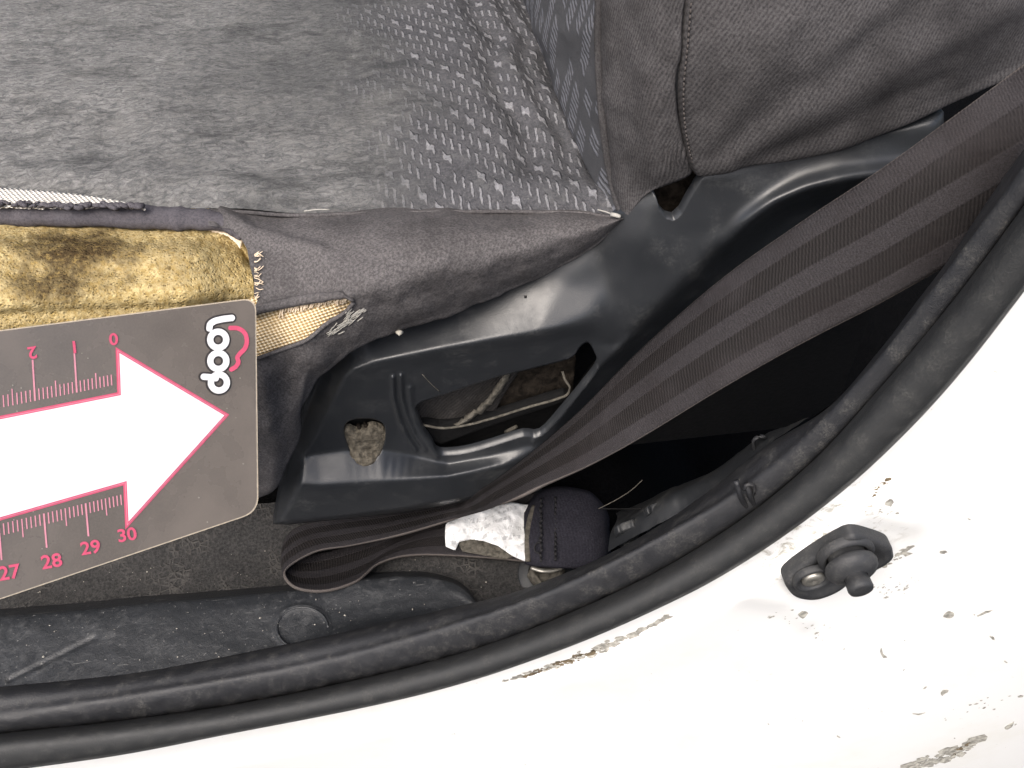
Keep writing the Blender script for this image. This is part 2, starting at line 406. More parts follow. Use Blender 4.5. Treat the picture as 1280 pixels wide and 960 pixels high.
def m_foam():
    k = NT('seat_foam'); v = k.obj(); x, y, z = k.sep(v)
    n1 = k.noise(v, 520, 6, 0.8); n2 = k.noise(v, 42, 5, 0.6); pore = k.vor(v, 900); sp = k.noise(v, 700, 3, 0.7)
    base = k.mix(k.rng(n1, 0.36, 0.62), lin(160, 138, 88), lin(202, 184, 138))
    base = k.mix(k.rng(n2, 0.5, 0.72, 0.0, 0.45), base, lin(138, 120, 80))
    # soiling rubbed into the hollow of the foam, its edge broken up by noise
    fx = k.math('DIVIDE', k.math('SUBTRACT', x, -0.133), 0.026); fz = k.math('DIVIDE', k.math('SUBTRACT', z, 0.079), 0.0115)
    r1 = k.math('ADD', k.math('POWER', k.math('ABSOLUTE', fx), 2.0), k.math('POWER', k.math('ABSOLUTE', fz), 2.0))
    gx = k.math('DIVIDE', k.math('SUBTRACT', x, -0.104), 0.022); gz = k.math('DIVIDE', k.math('SUBTRACT', z, 0.078), 0.010)
    r2 = k.math('ADD', k.math('POWER', k.math('ABSOLUTE', gx), 2.0), k.math('POWER', k.math('ABSOLUTE', gz), 2.0))
    nn = k.math('MULTIPLY', k.math('SUBTRACT', k.noise(v, 120, 6, 0.7), 0.5), 2.2)
    d1 = k.rng(k.math('ADD', r1, nn), 1.3, 0.2); d2 = k.math('MULTIPLY', k.rng(k.math('ADD', r2, nn), 1.2, 0.1), 0.55)
    low = k.math('MULTIPLY', k.rng(k.math('ADD', z, k.math('MULTIPLY', nn, 0.006)), 0.069, 0.060), k.rng(x, -0.092, -0.108))
    d = k.math('MAXIMUM', d1, k.math('MAXIMUM', d2, k.math('MULTIPLY', low, 0.35)))
    d = k.math('MULTIPLY', d, k.rng(n1, 0.22, 0.55))
    cc = k.mix(k.math('MULTIPLY', d, 0.95), base, lin(52, 40, 28))
    cc = k.mix(k.math('MULTIPLY', k.rng(sp, 0.58, 0.66), 0.7), cc, lin(90, 72, 44))
    h = k.math('ADD', n1, k.math('MULTIPLY', k.rng(pore, 0.0, 0.5), 0.6))
    return k.out(cc, 0.95, k.bump(h, 0.0008, 0.9), 0.03)
def m_mesh(name, c, c2, s=900, rot=0.2):
    k = NT(name); x, y, z = k.sep(k.obj())
    uv = k.map(k.comb(x, k.math('ADD', y, z), 0.0), rot=(0, 0, rot)); a, b, _ = k.sep(uv)
    w = k.math('MULTIPLY', k.math('SINE', k.math('MULTIPLY', a, s*6.283)), k.math('SINE', k.math('MULTIPLY', b, s*6.283)))
    n = k.noise(k.obj(), 150, 4)
    cc = k.mix(k.rng(w, -0.35, 0.5), c2, c); cc = k.mix(k.rng(n, 0.45, 0.8, 0, 0.5), cc, c2)
    return k.out(cc, 0.85, k.bump(w, 0.0003, 0.8), 0.2)
def m_belt():
    k = NT('belt_webbing'); u, w, _ = k.sep(k.uv()); v = k.obj()
    # u: 0..1 across, w: metres along; five bands, two of them ribbed and darker
    u = k.math('ADD', u, k.math('MULTIPLY', k.math('SUBTRACT', k.noise(v, 900, 3), 0.5), 0.012))
    b1 = k.math('MULTIPLY', k.rng(u, 0.20, 0.22), k.rng(u, 0.43, 0.41)); b2 = k.math('MULTIPLY', k.rng(u, 0.60, 0.62), k.rng(u, 0.83, 0.81))
    band = k.math('ADD', b1, b2)
    rib = k.math('SINE', k.math('ADD', k.math('MULTIPLY', w, 6.283/0.0011), k.math('MULTIPLY', k.noise(k.obj(), 180, 3), 5.0))); rib2 = k.math('SINE', k.math('ADD', k.math('MULTIPLY', w, 6.283/0.0009), k.math('MULTIPLY', u, 120.0)))
    fine = k.noise(v, 2500, 3, 0.7); mt = k.noise(v, 60, 5, 0.6)
    lc = k.mix(k.rng(fine, 0.3, 0.7), lin(35, 33, 34), lin(53, 51, 53)); dc = k.mix(k.rng(rib, -0.6, 0.6), lin(28, 26, 26), lin(37, 35, 35))
    cc = k.mix(band, lc, dc)
    cc = k.mix(k.rng(mt, 0.4, 0.75, 0.0, 0.4), cc, lin(30, 26, 26))
    ed = k.math('MAXIMUM', k.rng(u, 0.012, 0.0), k.rng(u, 0.988, 1.0)); cc = k.mix(k.math('MULTIPLY', ed, 0.6), cc, lin(96, 90, 86)); cc = k.mix(k.math('MULTIPLY', k.rng(k.noise(v, 700, 4, 0.8), 0.66, 0.76), 0.35), cc, lin(110, 106, 102)); cc = k.mix(k.rng(k.noise(v, 28, 4), 0.5, 0.7, 0.0, 0.3), cc, lin(62, 59, 61))
    h = k.math('ADD', k.math('MULTIPLY', rib, k.math('ADD', 0.12, k.math('MULTIPLY', band, 0.22))), k.math('ADD', k.math('MULTIPLY', rib2, 0.15), fine))
    h = k.math('SUBTRACT', h, k.math('MULTIPLY', band, 0.8))
    return k.out(cc, 0.75, k.bump(h, 0.00022, 0.9), 0.10, 0.0)
def m_rubber(name, c, dust=0.35, rough=0.62):
    k = NT(name); v = k.obj()
    n = k.noise(v, 160, 6, 0.7); f = k.noise(v, 1400, 4, 0.7); s = k.rng(k.noise(v, 520, 4, 0.8), 0.66, 0.76)
    d = k.math('MULTIPLY', k.math('MAXIMUM', k.math('MULTIPLY', k.rng(n, 0.45, 0.75), k.rng(f, 0.35, 0.7)), s), dust)
    return k.out(k.mix(d, c, lin(128, 126, 120)), k.rng(n, 0.3, 0.7, rough-0.08, rough+0.12), k.bump(k.math('ADD', k.math('MULTIPLY', n, 0.6), f), 0.00022, 0.7), 0.4)
def m_paint():
    k = NT('white_car_paint'); v = k.obj(); x, y, z = k.sep(v)
    n = k.noise(v, 22, 6, 0.65); f = k.noise(v, 260, 5, 0.7); sp = k.noise(v, 420, 3, 0.6)
    cc = k.mix(k.rng(n, 0.5, 0.75, 0, 0.35), lin(226, 227, 226), lin(212, 211, 201))
    sm = k.math('MULTIPLY', k.rng(f, 0.62, 0.74), k.rng(k.noise(v, 35, 3), 0.52, 0.68))
    cc = k.mix(k.math('MULTIPLY', sm, 0.7), cc, lin(126, 122, 106))
    # dirt smeared round the switch and along the seal, with ragged edges
    dx = k.math('DIVIDE', k.math('SUBTRACT', x, 0.086), 0.026); dz = k.math('DIVIDE', k.math('SUBTRACT', z, 0.012), 0.030)
    rr = k.math('ADD', k.math('MULTIPLY', dx, dx), k.math('MULTIPLY', dz, dz)); st = k.math('MULTIPLY', k.rng(rr, 1.4, 0.1), k.rng(k.noise(v, 170, 6, 0.75, 0.6), 0.50, 0.66))
    cc = k.mix(k.math('MULTIPLY', st, 0.8), cc, lin(126, 120, 100))
    ch = k.math('MULTIPLY', k.rng(sp, 0.735, 0.75), k.rng(k.noise(v, 60, 2), 0.5, 0.6))
    cc = k.mix(k.math('MULTIPLY', ch, 0.8), cc, lin(120, 118, 110))
    return k.out(cc, 0.28, k.bump(n, 0.0004, 0.4), 0.5, Coat_Weight=0.3)
def m_scuff():
    k = NT('scuffed_sill_plastic'); v = k.obj()
    big = k.noise(v, 60, 6, 0.7); mid = k.noise(v, 260, 6, 0.75, 0.4); sp = k.noise(v, 650, 4, 0.8); g = k.noise(v, 2400, 2)
    d = k.math('MULTIPLY', k.rng(big, 0.38, 0.7), k.rng(mid, 0.42, 0.72))
    s = k.math('MULTIPLY', k.rng(sp, 0.62, 0.70), 0.8)
    sv = k.map(v, rot=(0, 0, 0.55), sc=(1, 16, 6)); scr = k.math('MULTIPLY', k.rng(k.noise(sv, 45, 3, 0.6), 0.67, 0.72), 0.5)
    cc = k.mix(k.math('MULTIPLY', d, 0.55), lin(36, 38, 41), lin(78, 79, 80)); cc = k.mix(k.math('MAXIMUM', s, scr), cc, lin(126, 126, 124))
    h = k.math('ADD', mid, k.math('ADD', k.math('MULTIPLY', sp, 0.5), k.math('MULTIPLY', g, 0.2)))
    return k.out(cc, k.rng(d, 0, 1, 0.42, 0.75), k.bump(h, 0.0005, 0.6), 0.5)
def m_carpet(name, c, c2, scale=330, dist=0.0015):
    k = NT(name); v = k.obj(); n = k.noise(v, 900, 5, 0.75); e = k.vor(v, scale, 'DISTANCE_TO_EDGE'); b = k.noise(v, 50, 4)
    cr = k.math('MULTIPLY', k.rng(e, 0.2, 0.03), k.rng(b, 0.5, 0.68))
    cc = k.mix(k.rng(n, 0.3, 0.7), c, c2); cc = k.mix(k.math('MULTIPLY', cr, 0.35), cc, lin(88, 85, 82))
    cc = k.mix(k.rng(k.noise(v, 800, 3, 0.8), 0.68, 0.75, 0, 0.5), cc, lin(130, 128, 122))
    return k.out(cc, 0.92, k.bump(k.math('ADD', n, k.math('MULTIPLY', cr, 1.2)), dist*0.4, 0.8), 0.25)
def m_card():
    k = NT('printed_card'); v = k.obj(); n = k.noise(v, 40, 5, 0.6); f = k.noise(v, 2000, 3, 0.6); s = k.noise(v, 380, 4, 0.8)
    cc = k.mix(k.rng(n, 0.3, 0.7), lin(102, 96, 91), lin(120, 112, 105)); cc = k.mix(k.rng(f, 0.3, 0.7, 0, 0.3), cc, lin(126, 118, 110))
    cc = k.mix(k.rng(s, 0.74, 0.78, 0, 0.6), cc, lin(190, 184, 176))
    return k.out(cc, k.rng(n, 0.3, 0.7, 0.22, 0.34), k.bump(n, 0.0002, 0.3), 0.5)
def m_tag():
    k = NT('belt_label_film'); v = k.obj(); n = k.noise(v, 150, 4, 0.6, 0.8); p = k.noise(k.map(v, rot=(0, 0, 0.4), sc=(1, 3, 1)), 420, 4, 0.7)
    x, y, z = k.sep(k.map(v, rot=(0, 0, -0.12))); line = k.math('ABSOLUTE', k.math('SUBTRACT', k.math('FRACT', k.math('DIVIDE', y, 0.0042)), 0.5))
    pr = k.math('MULTIPLY', k.rng(line, 0.24, 0.18), k.rng(k.noise(k.map(v, sc=(1, 0.35, 1)), 900, 2, 0.5), 0.48, 0.56))
    pr = k.math('MULTIPLY', pr, k.rng(k.noise(v, 120, 3), 0.35, 0.55))
    cc = k.mix(k.rng(p, 0.56, 0.66, 0, 0.3), lin(206, 207, 208), lin(140, 142, 145)); cc = k.mix(k.math('MULTIPLY', pr, 0.45), cc, lin(96, 98, 102))
    return k.out(cc, 0.38, k.bump(n, 0.0011, 0.7), 0.5)

M = dict(
    cushion=m_cushion_top(), backpanel=m_back_panel(), foam=m_foam(), belt=m_belt(),
    side=m_weave('seat_side_fabric', lin(66, 64, 65), lin(106, 103, 103), 850, 0.7, 1.0, 0.6, bump=0.00030, mott=0.4, cord=0.04),
    back=m_weave('seat_back_fabric', lin(50, 49, 50), lin(82, 80, 81), 800, 0.6, 0.8, 0.4, mott=0.4, bump=0.00024, cord=0.14),
    roll=m_weave('fabric_edge', lin(70, 68, 73), lin(100, 97, 102), 1300, 0.4, 1.0, 0.5),
    lining=m_plain('pale_lining', lin(214, 196, 172), 0.9, 0.15, 900, 0.0004, 0.2),
    mesh=m_mesh('cream_backing_mesh', lin(226, 208, 176), lin(150, 126, 86), 560, 0.5),
    whitemesh=m_mesh('white_backing_mesh', lin(236, 232, 224), lin(150, 146, 140), 620, 0.15),
    shroud=m_plastic('seat_cover_plastic', lin(36, 38, 41), 0.36, 0.22, lin(105, 105, 103)),
    dirt=m_plain('caked_dirt', lin(84, 79, 70), 0.95, 0.45, 500, 0.0012, 0.1),
    black=m_plain('black_interior', lin(9, 9, 10), 0.85, 0.3, 600, 0.0003, 0.2),
    rubber=m_rubber('door_seal_rubber', lin(40, 41, 42), 0.16), lip=m_rubber('seal_lip_rubber', lin(36, 37, 40), 0.30, 0.55),
    switchr=m_rubber('switch_rubber', lin(44, 45, 47), 0.25, 0.55),
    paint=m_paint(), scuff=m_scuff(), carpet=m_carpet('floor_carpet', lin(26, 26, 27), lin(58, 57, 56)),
    deepcarpet=m_plain('shaded_floor_carpet', lin(7, 7, 8), 0.95, 0.4, 700, 0.0008, 0.05),  # near-black base colour carries the shade of the rear cavity
    trim=m_plastic('inner_trim_plastic', lin(28, 30, 33), 0.55, 0.3),
    card=m_card(), edge=m_plain('card_edge', lin(206, 192, 170), 0.5, 0.12, 700, 0.0001),
    white=m_plain('white_print', lin(244, 243, 243), 0.35, 0.02, 300, 0.00003), pink=m_plain('pink_print', lin(218, 92, 122), 0.4, 0.06, 500, 0.00003),
    palepink=m_plain('pale_pink_print', lin(222, 150, 165), 0.4, 0.06, 500, 0.00003), greyprint=m_plain('grey_print', lin(62, 58, 57), 0.4, 0.06, 500, 0.00003),
    tagm=m_tag(), sleeve=m_weave('anchor_sleeve_cloth', lin(30, 30, 36), lin(50, 49, 56), 700, 0.1, 1.0, 0.3, bump=0.0002, cord=0.07),
    thread=m_plain('black_thread', lin(14, 13, 17), 0.8, 0.2, 900, 0.0001), metal=m_plain('dull_metal', lin(150, 148, 142), 0.45, 0.3, 300, 0.0003, metal=0.7),
    rust=m_plain('rust_brown', lin(32, 28, 24), 0.95, 0.5, 350, 0.001, 0.1), strap=m_plain('dirty_strap', lin(74, 71, 65), 0.9, 0.35, 500, 0.0006, 0.2),
    fibre=m_plain('pale_fibre', lin(150, 148, 142), 0.8, 0.1, 500, 0.0001), chip=m_plain('paint_chip_grey', lin(150, 148, 140), 0.8, 0.4, 500, 0.0006),
    rustchip=m_plain('paint_chip_rust', lin(92, 82, 66), 0.9, 0.6, 420, 0.0008, 0.2), stitch=m_plain('grey_stitching', lin(70, 66, 64), 0.85, 0.2, 900, 0.0002, 0.2),
    roof=m_plain('shade_roof', lin(120, 118, 114), 0.9, 0.1, 80, 0.0005, 0.2),
    innercloth=m_weave('inner_cloth', lin(36, 35, 35), lin(58, 56, 55), 800, 0.7, 1.0, 0.5, bump=0.0003, cord=0.2),
    crumb=m_plain('grit', lin(160, 156, 146), 0.8, 0.2, 600, 0.0003),
)

# ------------------------------------------------------------------ setting: car floor, painted body
def sheet(name, pts, m, kind='structure'):
    o = meshobj(name, pts.reshape(-1, 3), grid_faces(*pts.shape[:2])[:, ::-1], m, uv=grid_uv(pts).reshape(-1, 2)); o['kind'] = kind; return o
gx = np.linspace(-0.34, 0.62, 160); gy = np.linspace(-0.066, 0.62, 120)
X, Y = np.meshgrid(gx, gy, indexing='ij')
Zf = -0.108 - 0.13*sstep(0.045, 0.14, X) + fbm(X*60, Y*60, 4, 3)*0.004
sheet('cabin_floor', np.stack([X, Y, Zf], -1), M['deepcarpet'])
# unseen roof panel, added above the frame to shade the cabin
X, Y = np.meshgrid(np.linspace(-0.75, 1.6, 12), np.linspace(0.02, 1.35, 12), indexing='ij')
sheet('shade_roof', np.stack([X, Y, 0.80+0.06*np.sin((Y-.02)/1.33*math.pi)], -1)[:, ::-1], M['roof'])
# footwell carpet strip along the sill
Ys = np.linspace(-0.052, 0.03, 60); Xs = np.linspace(-0.34, 0.05, 200); X, Y = np.meshgrid(Xs, Ys, indexing='ij')
Zc = -0.1035 + fbm(X*55, Y*55, 4, 8)*0.004 + 0.006*sstep(0.0, 0.03, Y) - 0.12*sstep(0.012, 0.05, X)
sheet('sill_carpet', np.stack([X, Y, Zc], -1), M['carpet'])

WB = [(-90, 977), (50, 957), (150, 943), (300, 914), (450, 885), (560, 859), (700, 812), (800, 770), (880, 731), (1000, 654), (1100, 571), (1180, 489), (1280, 362), (1350, 265)]
GR = [(-90, 929), (0, 918), (140, 903), (300, 880), (450, 850), (600, 810), (720, 764), (830, 711), (930, 648), (1010, 583), (1100, 487), (1180, 392), (1250, 300), (1345, 165)]
IR = [(-90, 899), (0, 888), (200, 860), (400, 824), (560, 781), (700, 731), (800, 683), (900, 626), (1000, 548), (1080, 467), (1150, 380), (1205, 308), (1280, 205), (1340, 120)]
IB = [(-90, 872), (0, 862), (200, 838), (400, 800), (560, 763), (640, 742), (700, 720), (760, 694), (830, 655), (900, 606), (960, 558), (1040, 505), (1100, 437), (1150, 372), (1183, 329), (1240, 245), (1310, 145)]
NS = 360
cWB, cGR, cIR, cIB = [interp_path(p, NS) for p in (WB, GR, IR, IB)]

def dl(px): return .011*sstep(850, 300, np.asarray(px, float))   # the sill runs a little further in than the pillar
body = thing('door_jamb', 'white painted door jamb and sill of the car body, chipped and stained', 'car body', tuple(PY(700, 900, -0.09)))
def body_surf(px, py):
    d = segdist(px, py, cWB[::6]); ins = inside(px, py, np.vstack([cWB, [[1500, 1200], [-300, 1200]]]))
    d = np.where(ins, d, 0)
    y = -0.0865 - 0.0035*sstep(14, 40, d) - 0.012*sstep(60, 420, d)
    # pressed relief beside the switch and a soft crease towards the corner
    y = y - 0.0012*np.exp(-(segdist(px, py, [(1040, 655), (1090, 643), (1140, 652)])/14)**2) - 0.0010*np.exp(-(segdist(px, py, [(920, 742), (985, 752), (1005, 775)])/12)**2)
    y = y + fbm(px/260, py/260, 2, 4)*0.0012
    return PY(px, py, y+dl(px))
bo = np.vstack([np.stack([cWB[:, 0], cWB[:, 1]-12], -1), [[1420, 300], [1420, 1060], [-100, 1060]]])
field('jamb_panel', bo, body_surf, M['paint'], body, step=6.0, off=(0, 0.004, 0))
rng = random.Random(5)
def body_point(px, py, lift=0.0003):
    p = body_surf(np.array([px]), np.array([py]))[0]; return p + A(0, -lift, 0)
def chip(poly, m, jag=2.5, n=5, sd=1, name='paint_chip'):
    P = smooth_poly(poly, n); r = np.random.RandomState(sd); P = P + r.normal(0, jag*0.35, P.shape)
    q = body_surf(P[:, 0], P[:, 1]) + A(0, -0.00012, 0); c = q.mean(0)
    V = np.vstack([q, c[None]]); k = len(P)
    Fc = [(i, (i+1) % k, k) for i in range(k)]; Fc = flipfix(np.array(Fc), V)
    # a flake has a raised edge: rim back into the panel
    V2, F2 = np.vstack([V, V[:k]+A(0, 0.0006, 0)]), [tuple(f) for f in Fc]+[(i, (i+1) % k, k+1+(i+1) % k, k+1+i) for i in range(k)]
    return meshobj(name, V2, F2, m, body, smooth=False)
def flakes(name, path, n, wid, size, m, sd):
    r = np.random.RandomState(sd); V = []; Fc = []; P = interp_path(path, 200)
    for i in range(n):
        j = r.randint(200); w = wid*math.sin(math.pi*(j+6)/212); a, b = P[j]+r.normal(0, 1, 2)*A(w*.9, w*.45); q = abs(r.normal(0, size))+.5; k = len(V); m_ = r.randint(5, 8); t0 = r.uniform(0, 6)
        ang = [t0+2*math.pi*u/m_+r.uniform(-.3, .3) for u in range(m_)]; rd = [q*r.uniform(.45, 1.2) for _ in ang]
        px = np.array([a+x*1.5*math.cos(t)+x*.3*math.sin(t) for x, t in zip(rd, ang)]); py = np.array([b+x*.55*math.sin(t)-x*.75*math.cos(t)*.6 for x, t in zip(rd, ang)])
        V += list(body_surf(px, py)+A(0, -0.00008-.00002*(i % 9), 0)); Fc.append(tuple(range(k, k+m_)) if True else None)
    VV = np.array(V); F2 = []
    for f in Fc:
        nn = np.cross(VV[f[1]]-VV[f[0]], VV[f[2]]-VV[f[0]]); F2.append(f if nn@(C-VV[f[0]]) > 0 else f[::-1])
    return meshobj(name, VV, F2, m, body, smooth=False)
flakes('paint_flakes', [(630, 851), (680, 836), (720, 823), (765, 804), (800, 788), (834, 771)], 170, 4.5, 2.2, M['chip'], 3)
flakes('rust_streak', [(655, 845), (690, 833), (715, 824), (745, 812), (762, 804)], 120, 3.5, 1.6, M['rustchip'], 4)
flakes('paint_flakes', [(1120, 972), (1150, 955), (1185, 945), (1206, 934), (1222, 924)], 150, 8, 3.2, M['chip'], 5)
flakes('rust_streak', [(1190, 946), (1206, 933), (1218, 927)], 30, 3.5, 1.8, M['rustchip'], 6)
flakes('paint_flakes', [(1104, 709), (1118, 698), (1138, 683)], 40, 3.5, 1.8, M['chip'], 7)
flakes('rust_streak', [(1092, 620), (1100, 607), (1111, 598)], 26, 2.6, 1.6, M['rustchip'], 8)
flakes('paint_flakes', [(1030, 660), (1070, 640), (1130, 640)], 20, 8, .9, M['chip'], 9)
flakes('paint_flakes', [(1085, 730), (1110, 740), (1150, 725)], 40, 14, .8, M['chip'], 10)
flakes('paint_flakes', [(960, 770), (1000, 775), (1030, 800)], 26, 12, .8, M['chip'], 11)
flakes('paint_flakes', [(1180, 900), (1230, 880), (1275, 870)], 16, 10, .9, M['chip'], 12)
for i, (a, b) in enumerate([(800, 786), (812, 782), (818, 779), (826, 776), (832, 770)]):
    chip([(a-4, b+2), (a, b-2), (a+5, b-2), (a+1, b+2)], M['chip'], 1.0, 3, 40+i)
chip([(1106, 630), (1112, 624), (1117, 626), (1113, 633)], M['chip'], 1.2, 4, 4)
chip([(1179, 771), (1185, 764), (1192, 766), (1190, 772)], M['chip'], 1, 4, 6)
chip([(1220, 770), (1232, 764), (1242, 762), (1232, 767)], M['chip'], 1, 3, 7)
chip([(1237, 795), (1241, 795), (1244, 800), (1240, 799)], M['chip'], .8, 3, 8)
chip([(1102, 810), (1104, 818), (1109, 821), (1104, 822), (1100, 815)], M['chip'], .6, 3, 9)
chip([(1140, 891), (1148, 892), (1157, 890), (1148, 894)], M['chip'], .7, 3, 10)
chip([(1174, 770-105+25), (1180, 688), (1184, 690), (1178, 692)], M['chip'], .7, 3, 11)
chip([(1255, 910), (1262, 905), (1268, 902), (1262, 911)], M['chip'], 1, 3, 14)
chip([(998, 768), (1004, 764), (1010, 766), (1003, 773)], M['chip'], 1, 3, 15)
chip([(1176, 866), (1180, 862), (1186, 863), (1178, 869)], M['chip'], .7, 3, 16)
for i in range(16):
    a, b = rng.uniform(960, 1275), rng.uniform(600, 950)
    if not inside(np.array([a]), np.array([b]), np.vstack([cWB+A(0, 30), [[1500, 1200], [-300, 1200]]]))[0] or (960 < a < 1120 and 640 < b < 755): continue
    w = rng.uniform(0.7, 1.8); t = rng.uniform(-1, 1)
    chip([(a-w*1.3, b+w*t), (a, b-w*.7), (a+w*1.4, b-w*t), (a, b+w*.7)], M['chip'], .5, 3, 60+i)

# ------------------------------------------------------------------ door seal (rubber bulb and inner lip)
seal = thing('door_seal', 'black rubber door seal curving along the sill and up the pillar', 'door seal', tuple(PY(640, 830, -0.085)))
def seal_rows(defs):
    return np.array([PY(p[:, 0], p[:, 1], y+dl(p[:, 0])) for p, y in defs])
def lerp(p, q, t): return p*(1-t)+q*t
bulb = seal_rows([(lerp(cGR, cWB, -.06), -0.074), (lerp(cGR, cWB, .02), -0.0815), (lerp(cGR, cWB, .16), -0.0870), (lerp(cGR, cWB, .30), -0.0895), (lerp(cGR, cWB, .62), -0.0925), (lerp(cGR, cWB, .88), -0.0935), (lerp(cGR, cWB, .98), -0.0905), (lerp(cGR, cWB, 1.03), -0.085)])
Gb = resample(bulb, 26); pxb, pyb, _ = proj(Gb)
Gb = Gb + A(0, -1, 0)*(fbm(pxb/160, pyb/160, 2, 2)*0.0006)[..., None]
grid_obj('bulb', Gb, M['rubber'], seal)
lipc = seal_rows([(lerp(cIR, cIB, 1.10), -0.052), (lerp(cIR, cIB, 1.0), -0.0635), (lerp(cIR, cIB, .55), -0.0690), (lerp(cIR, cIB, .12), -0.0722), (lerp(cIR, cIB, -.15), -0.0745), (lerp(cIR, cGR, .55), -0.0775), (lerp(cIR, cGR, .85), -0.0785), (lerp(cIR, cGR, 1.02), -0.076)])
Gl = resample(lipc, 40); pxl, pyl, _ = proj(Gl)
rough = fbm(pxl/14, pyl/9, 4, 6)*0.0020*np.linspace(0, 1, 40)[:, None]**2*sstep(1000, 700, pxl)
Gl = Gl + A(0, -1, 0)*(fbm(pxl/160, pyl/120, 2, 5)*0.0006+rough)[..., None]
grid_obj('lip', Gl, M['lip'], seal)
# joint clip where the lip is spliced
for a0, q0 in ((922, 0), (934, 1)):
    cc = [(a0-2, 601+q0*3), (a0+1, 612), (a0+7, 627), (a0+18, 640)]
    tube('splice_ridge', np.array([PY(a, b, -0.0765-0.0015*math.sin(i)) for i, (a, b) in enumerate(cc)]), 0.0009, M['lip'], seal, 8, 16)
tube('splice_ring', np.array([PY(a, b, -0.0775) for a, b in [(930, 612), (934, 606), (940, 606), (943, 612), (940, 619), (934, 620)]]), 0.0006, M['lip'], seal, 8, 18)

# ------------------------------------------------------------------ sill trim plate
sill = thing('sill_trim', 'scuffed black plastic sill cover with a ring mark beside the door seal', 'sill cover', tuple(PZ(300, 800, -0.1)))
ie = interp_path([(-90, 779), (0, 770), (100, 762), (200, 752), (300, 743), (380, 736), (450, 724), (500, 720), (545, 722), (575, 732), (592, 748), (602, 768)], 220)
oe = interp_path([(-90, 880), (0, 870), (150, 852), (300, 828), (420, 803), (500, 786), (560, 771), (590, 766), (598, 764), (601, 766), (602, 768), (603, 770)], 220)
rowsP = []
for t, dz in ((-0.10, -0.016), (-0.02, -0.004), (0.03, -0.0006), (0.12, 0), (0.5, 0.0), (0.72, 0), (0.8, 0.001), (0.9, 0.004), (1.0, 0.008), (1.04, 0.008)):
    p = lerp(ie, oe, t); 
    ze = PY(oe[:, 0], oe[:, 1], -0.0605+dl(oe[:, 0]))[:, 2]; ze = np.where(oe[:, 0] > 500, -.0885, np.clip(ze, -.0895, -.079)); ze = np.convolve(np.pad(ze, 12, mode='edge'), np.ones(25)/25, 'valid')
    rowsP.append(PZ(p[:, 0], p[:, 1], -0.0895+dz if t < .7 else -0.0895+(ze+.0895)*sstep(.62, 1.0, t)))
Gs = resample(np.array(rowsP), 70); pxs, pys, _ = proj(Gs)
ring = np.abs(np.hypot((pxs-378)/33, (pys-785)/27)-1)
Gs[..., 2] += 0.0008*np.exp(-(ring/0.09)**2) + fbm(pxs/60, pys/40, 4, 9)*0.0016 - 0.0008*np.exp(-(segdist(pxs, pys, [(10, 850), (60, 826), (118, 797)])/2.2)**2)
grid_obj('plate', Gs, M['scuff'], sill)
a = np.linspace(0, 2*math.pi, 49)
tube('ring_mark', np.array([PZ(378+32*math.cos(t), 785+26*math.sin(t), -0.0887) for t in a]), 0.00055, M['scuff'], sill, 6)
# inner trim foot at the base of the pillar
tr = thing('pillar_trim', 'dark plastic foot of the pillar trim behind the belt anchor', 'pillar trim', tuple(PY(860, 650, -0.05)))
tp = np.array([[PY(a, b, y) for a, b, y in r] for r in (
    [(760, 690, -0.052), (800, 668, -0.052), (850, 640, -0.052), (905, 604, -0.054), (960, 556, -0.056), (1045, 500, -0.058)],
    [(762, 672, -0.044), (805, 640, -0.044), (850, 618, -0.046), (900, 592, -0.048), (952, 550, -0.050), (1042, 508, -0.054)],
    [(770, 652, -0.030), (815, 624, -0.030), (850, 608, -0.034), (895, 588, -0.040), (948, 548, -0.044), (1036, 512, -0.05)],
    [(770, 640, -0.010), (815, 622, -0.010), (850, 612, -0.015), (895, 596, -0.020), (950, 560, -0.03), (1036, 530, -0.04)])])
Gt = loft(tp, 30, 120); pxt, pyt, _ = proj(Gt); Gt = Gt + A(0, 0, 1)*(fbm(pxt/30, pyt/30, 4, 12)*0.004)[..., None]
grid_obj('foot', Gt, M['trim'], tr)
tube('hook', np.array([PY(a, b, -0.052) for a, b in [(957, 547), (950, 545), (943, 549), (942, 557), (946, 568), (951, 593)]]), 0.0006, M['lip'], tr, 8, 24)
tube('wire_stub', np.array([PY(a, b, -0.036) for a, b in [(748, 636), (768, 626), (790, 612), (803, 600)]]), 0.00016, M['strap'], tr, 6, 14)
tube('ledge_edge', np.array([PY(a, b, -0.038) for a, b in [(752, 636), (790, 636), (826, 635)]]), 0.00025, M['black'], tr, 6, 8)
field('tab', smooth_poly([(806, 650), (815, 640), (836, 636), (834, 652), (812, 668)], 4), lambda a, b: PY(a, b, -0.047+fbm(a/9, b/9, 2, 4)*.004), M['trim'], tr, 2.0)
field('tab', smooth_poly([(770, 668), (792, 658), (800, 660), (796, 674), (776, 684)], 4), lambda a, b: PY(a, b, -0.047+fbm(a/9, b/9, 2, 14)*.004), M['trim'], tr, 2.0)

# ------------------------------------------------------------------ car seat
seat = thing('car_seat', 'worn grey fabric car seat with torn cushion edge and black recliner cover', 'car seat', (-0.02, 0.03, -0.1))
# hidden core under the cushion so that no light leaks through
bm = bmesh.new()
for x0, x1, y0, y1, z0, z1 in ((-0.33, 0.16, 0.034, 0.42, -0.09, 0.052),):
    v = [bm.verts.new((x, y, z)) for x in (x0, x1) for y in (y0, y1) for z in (z0, z1)]
    for f in ((0, 1, 3, 2), (4, 6, 7, 5), (0, 4, 5, 1), (2, 3, 7, 6), (0, 2, 6, 4), (1, 5, 7, 3)): bm.faces.new([v[i] for i in f])
me = bpy.data.meshes.new('light_block'); bm.to_mesh(me); bm.free(); link('light_block', me, seat, M['black'], False)

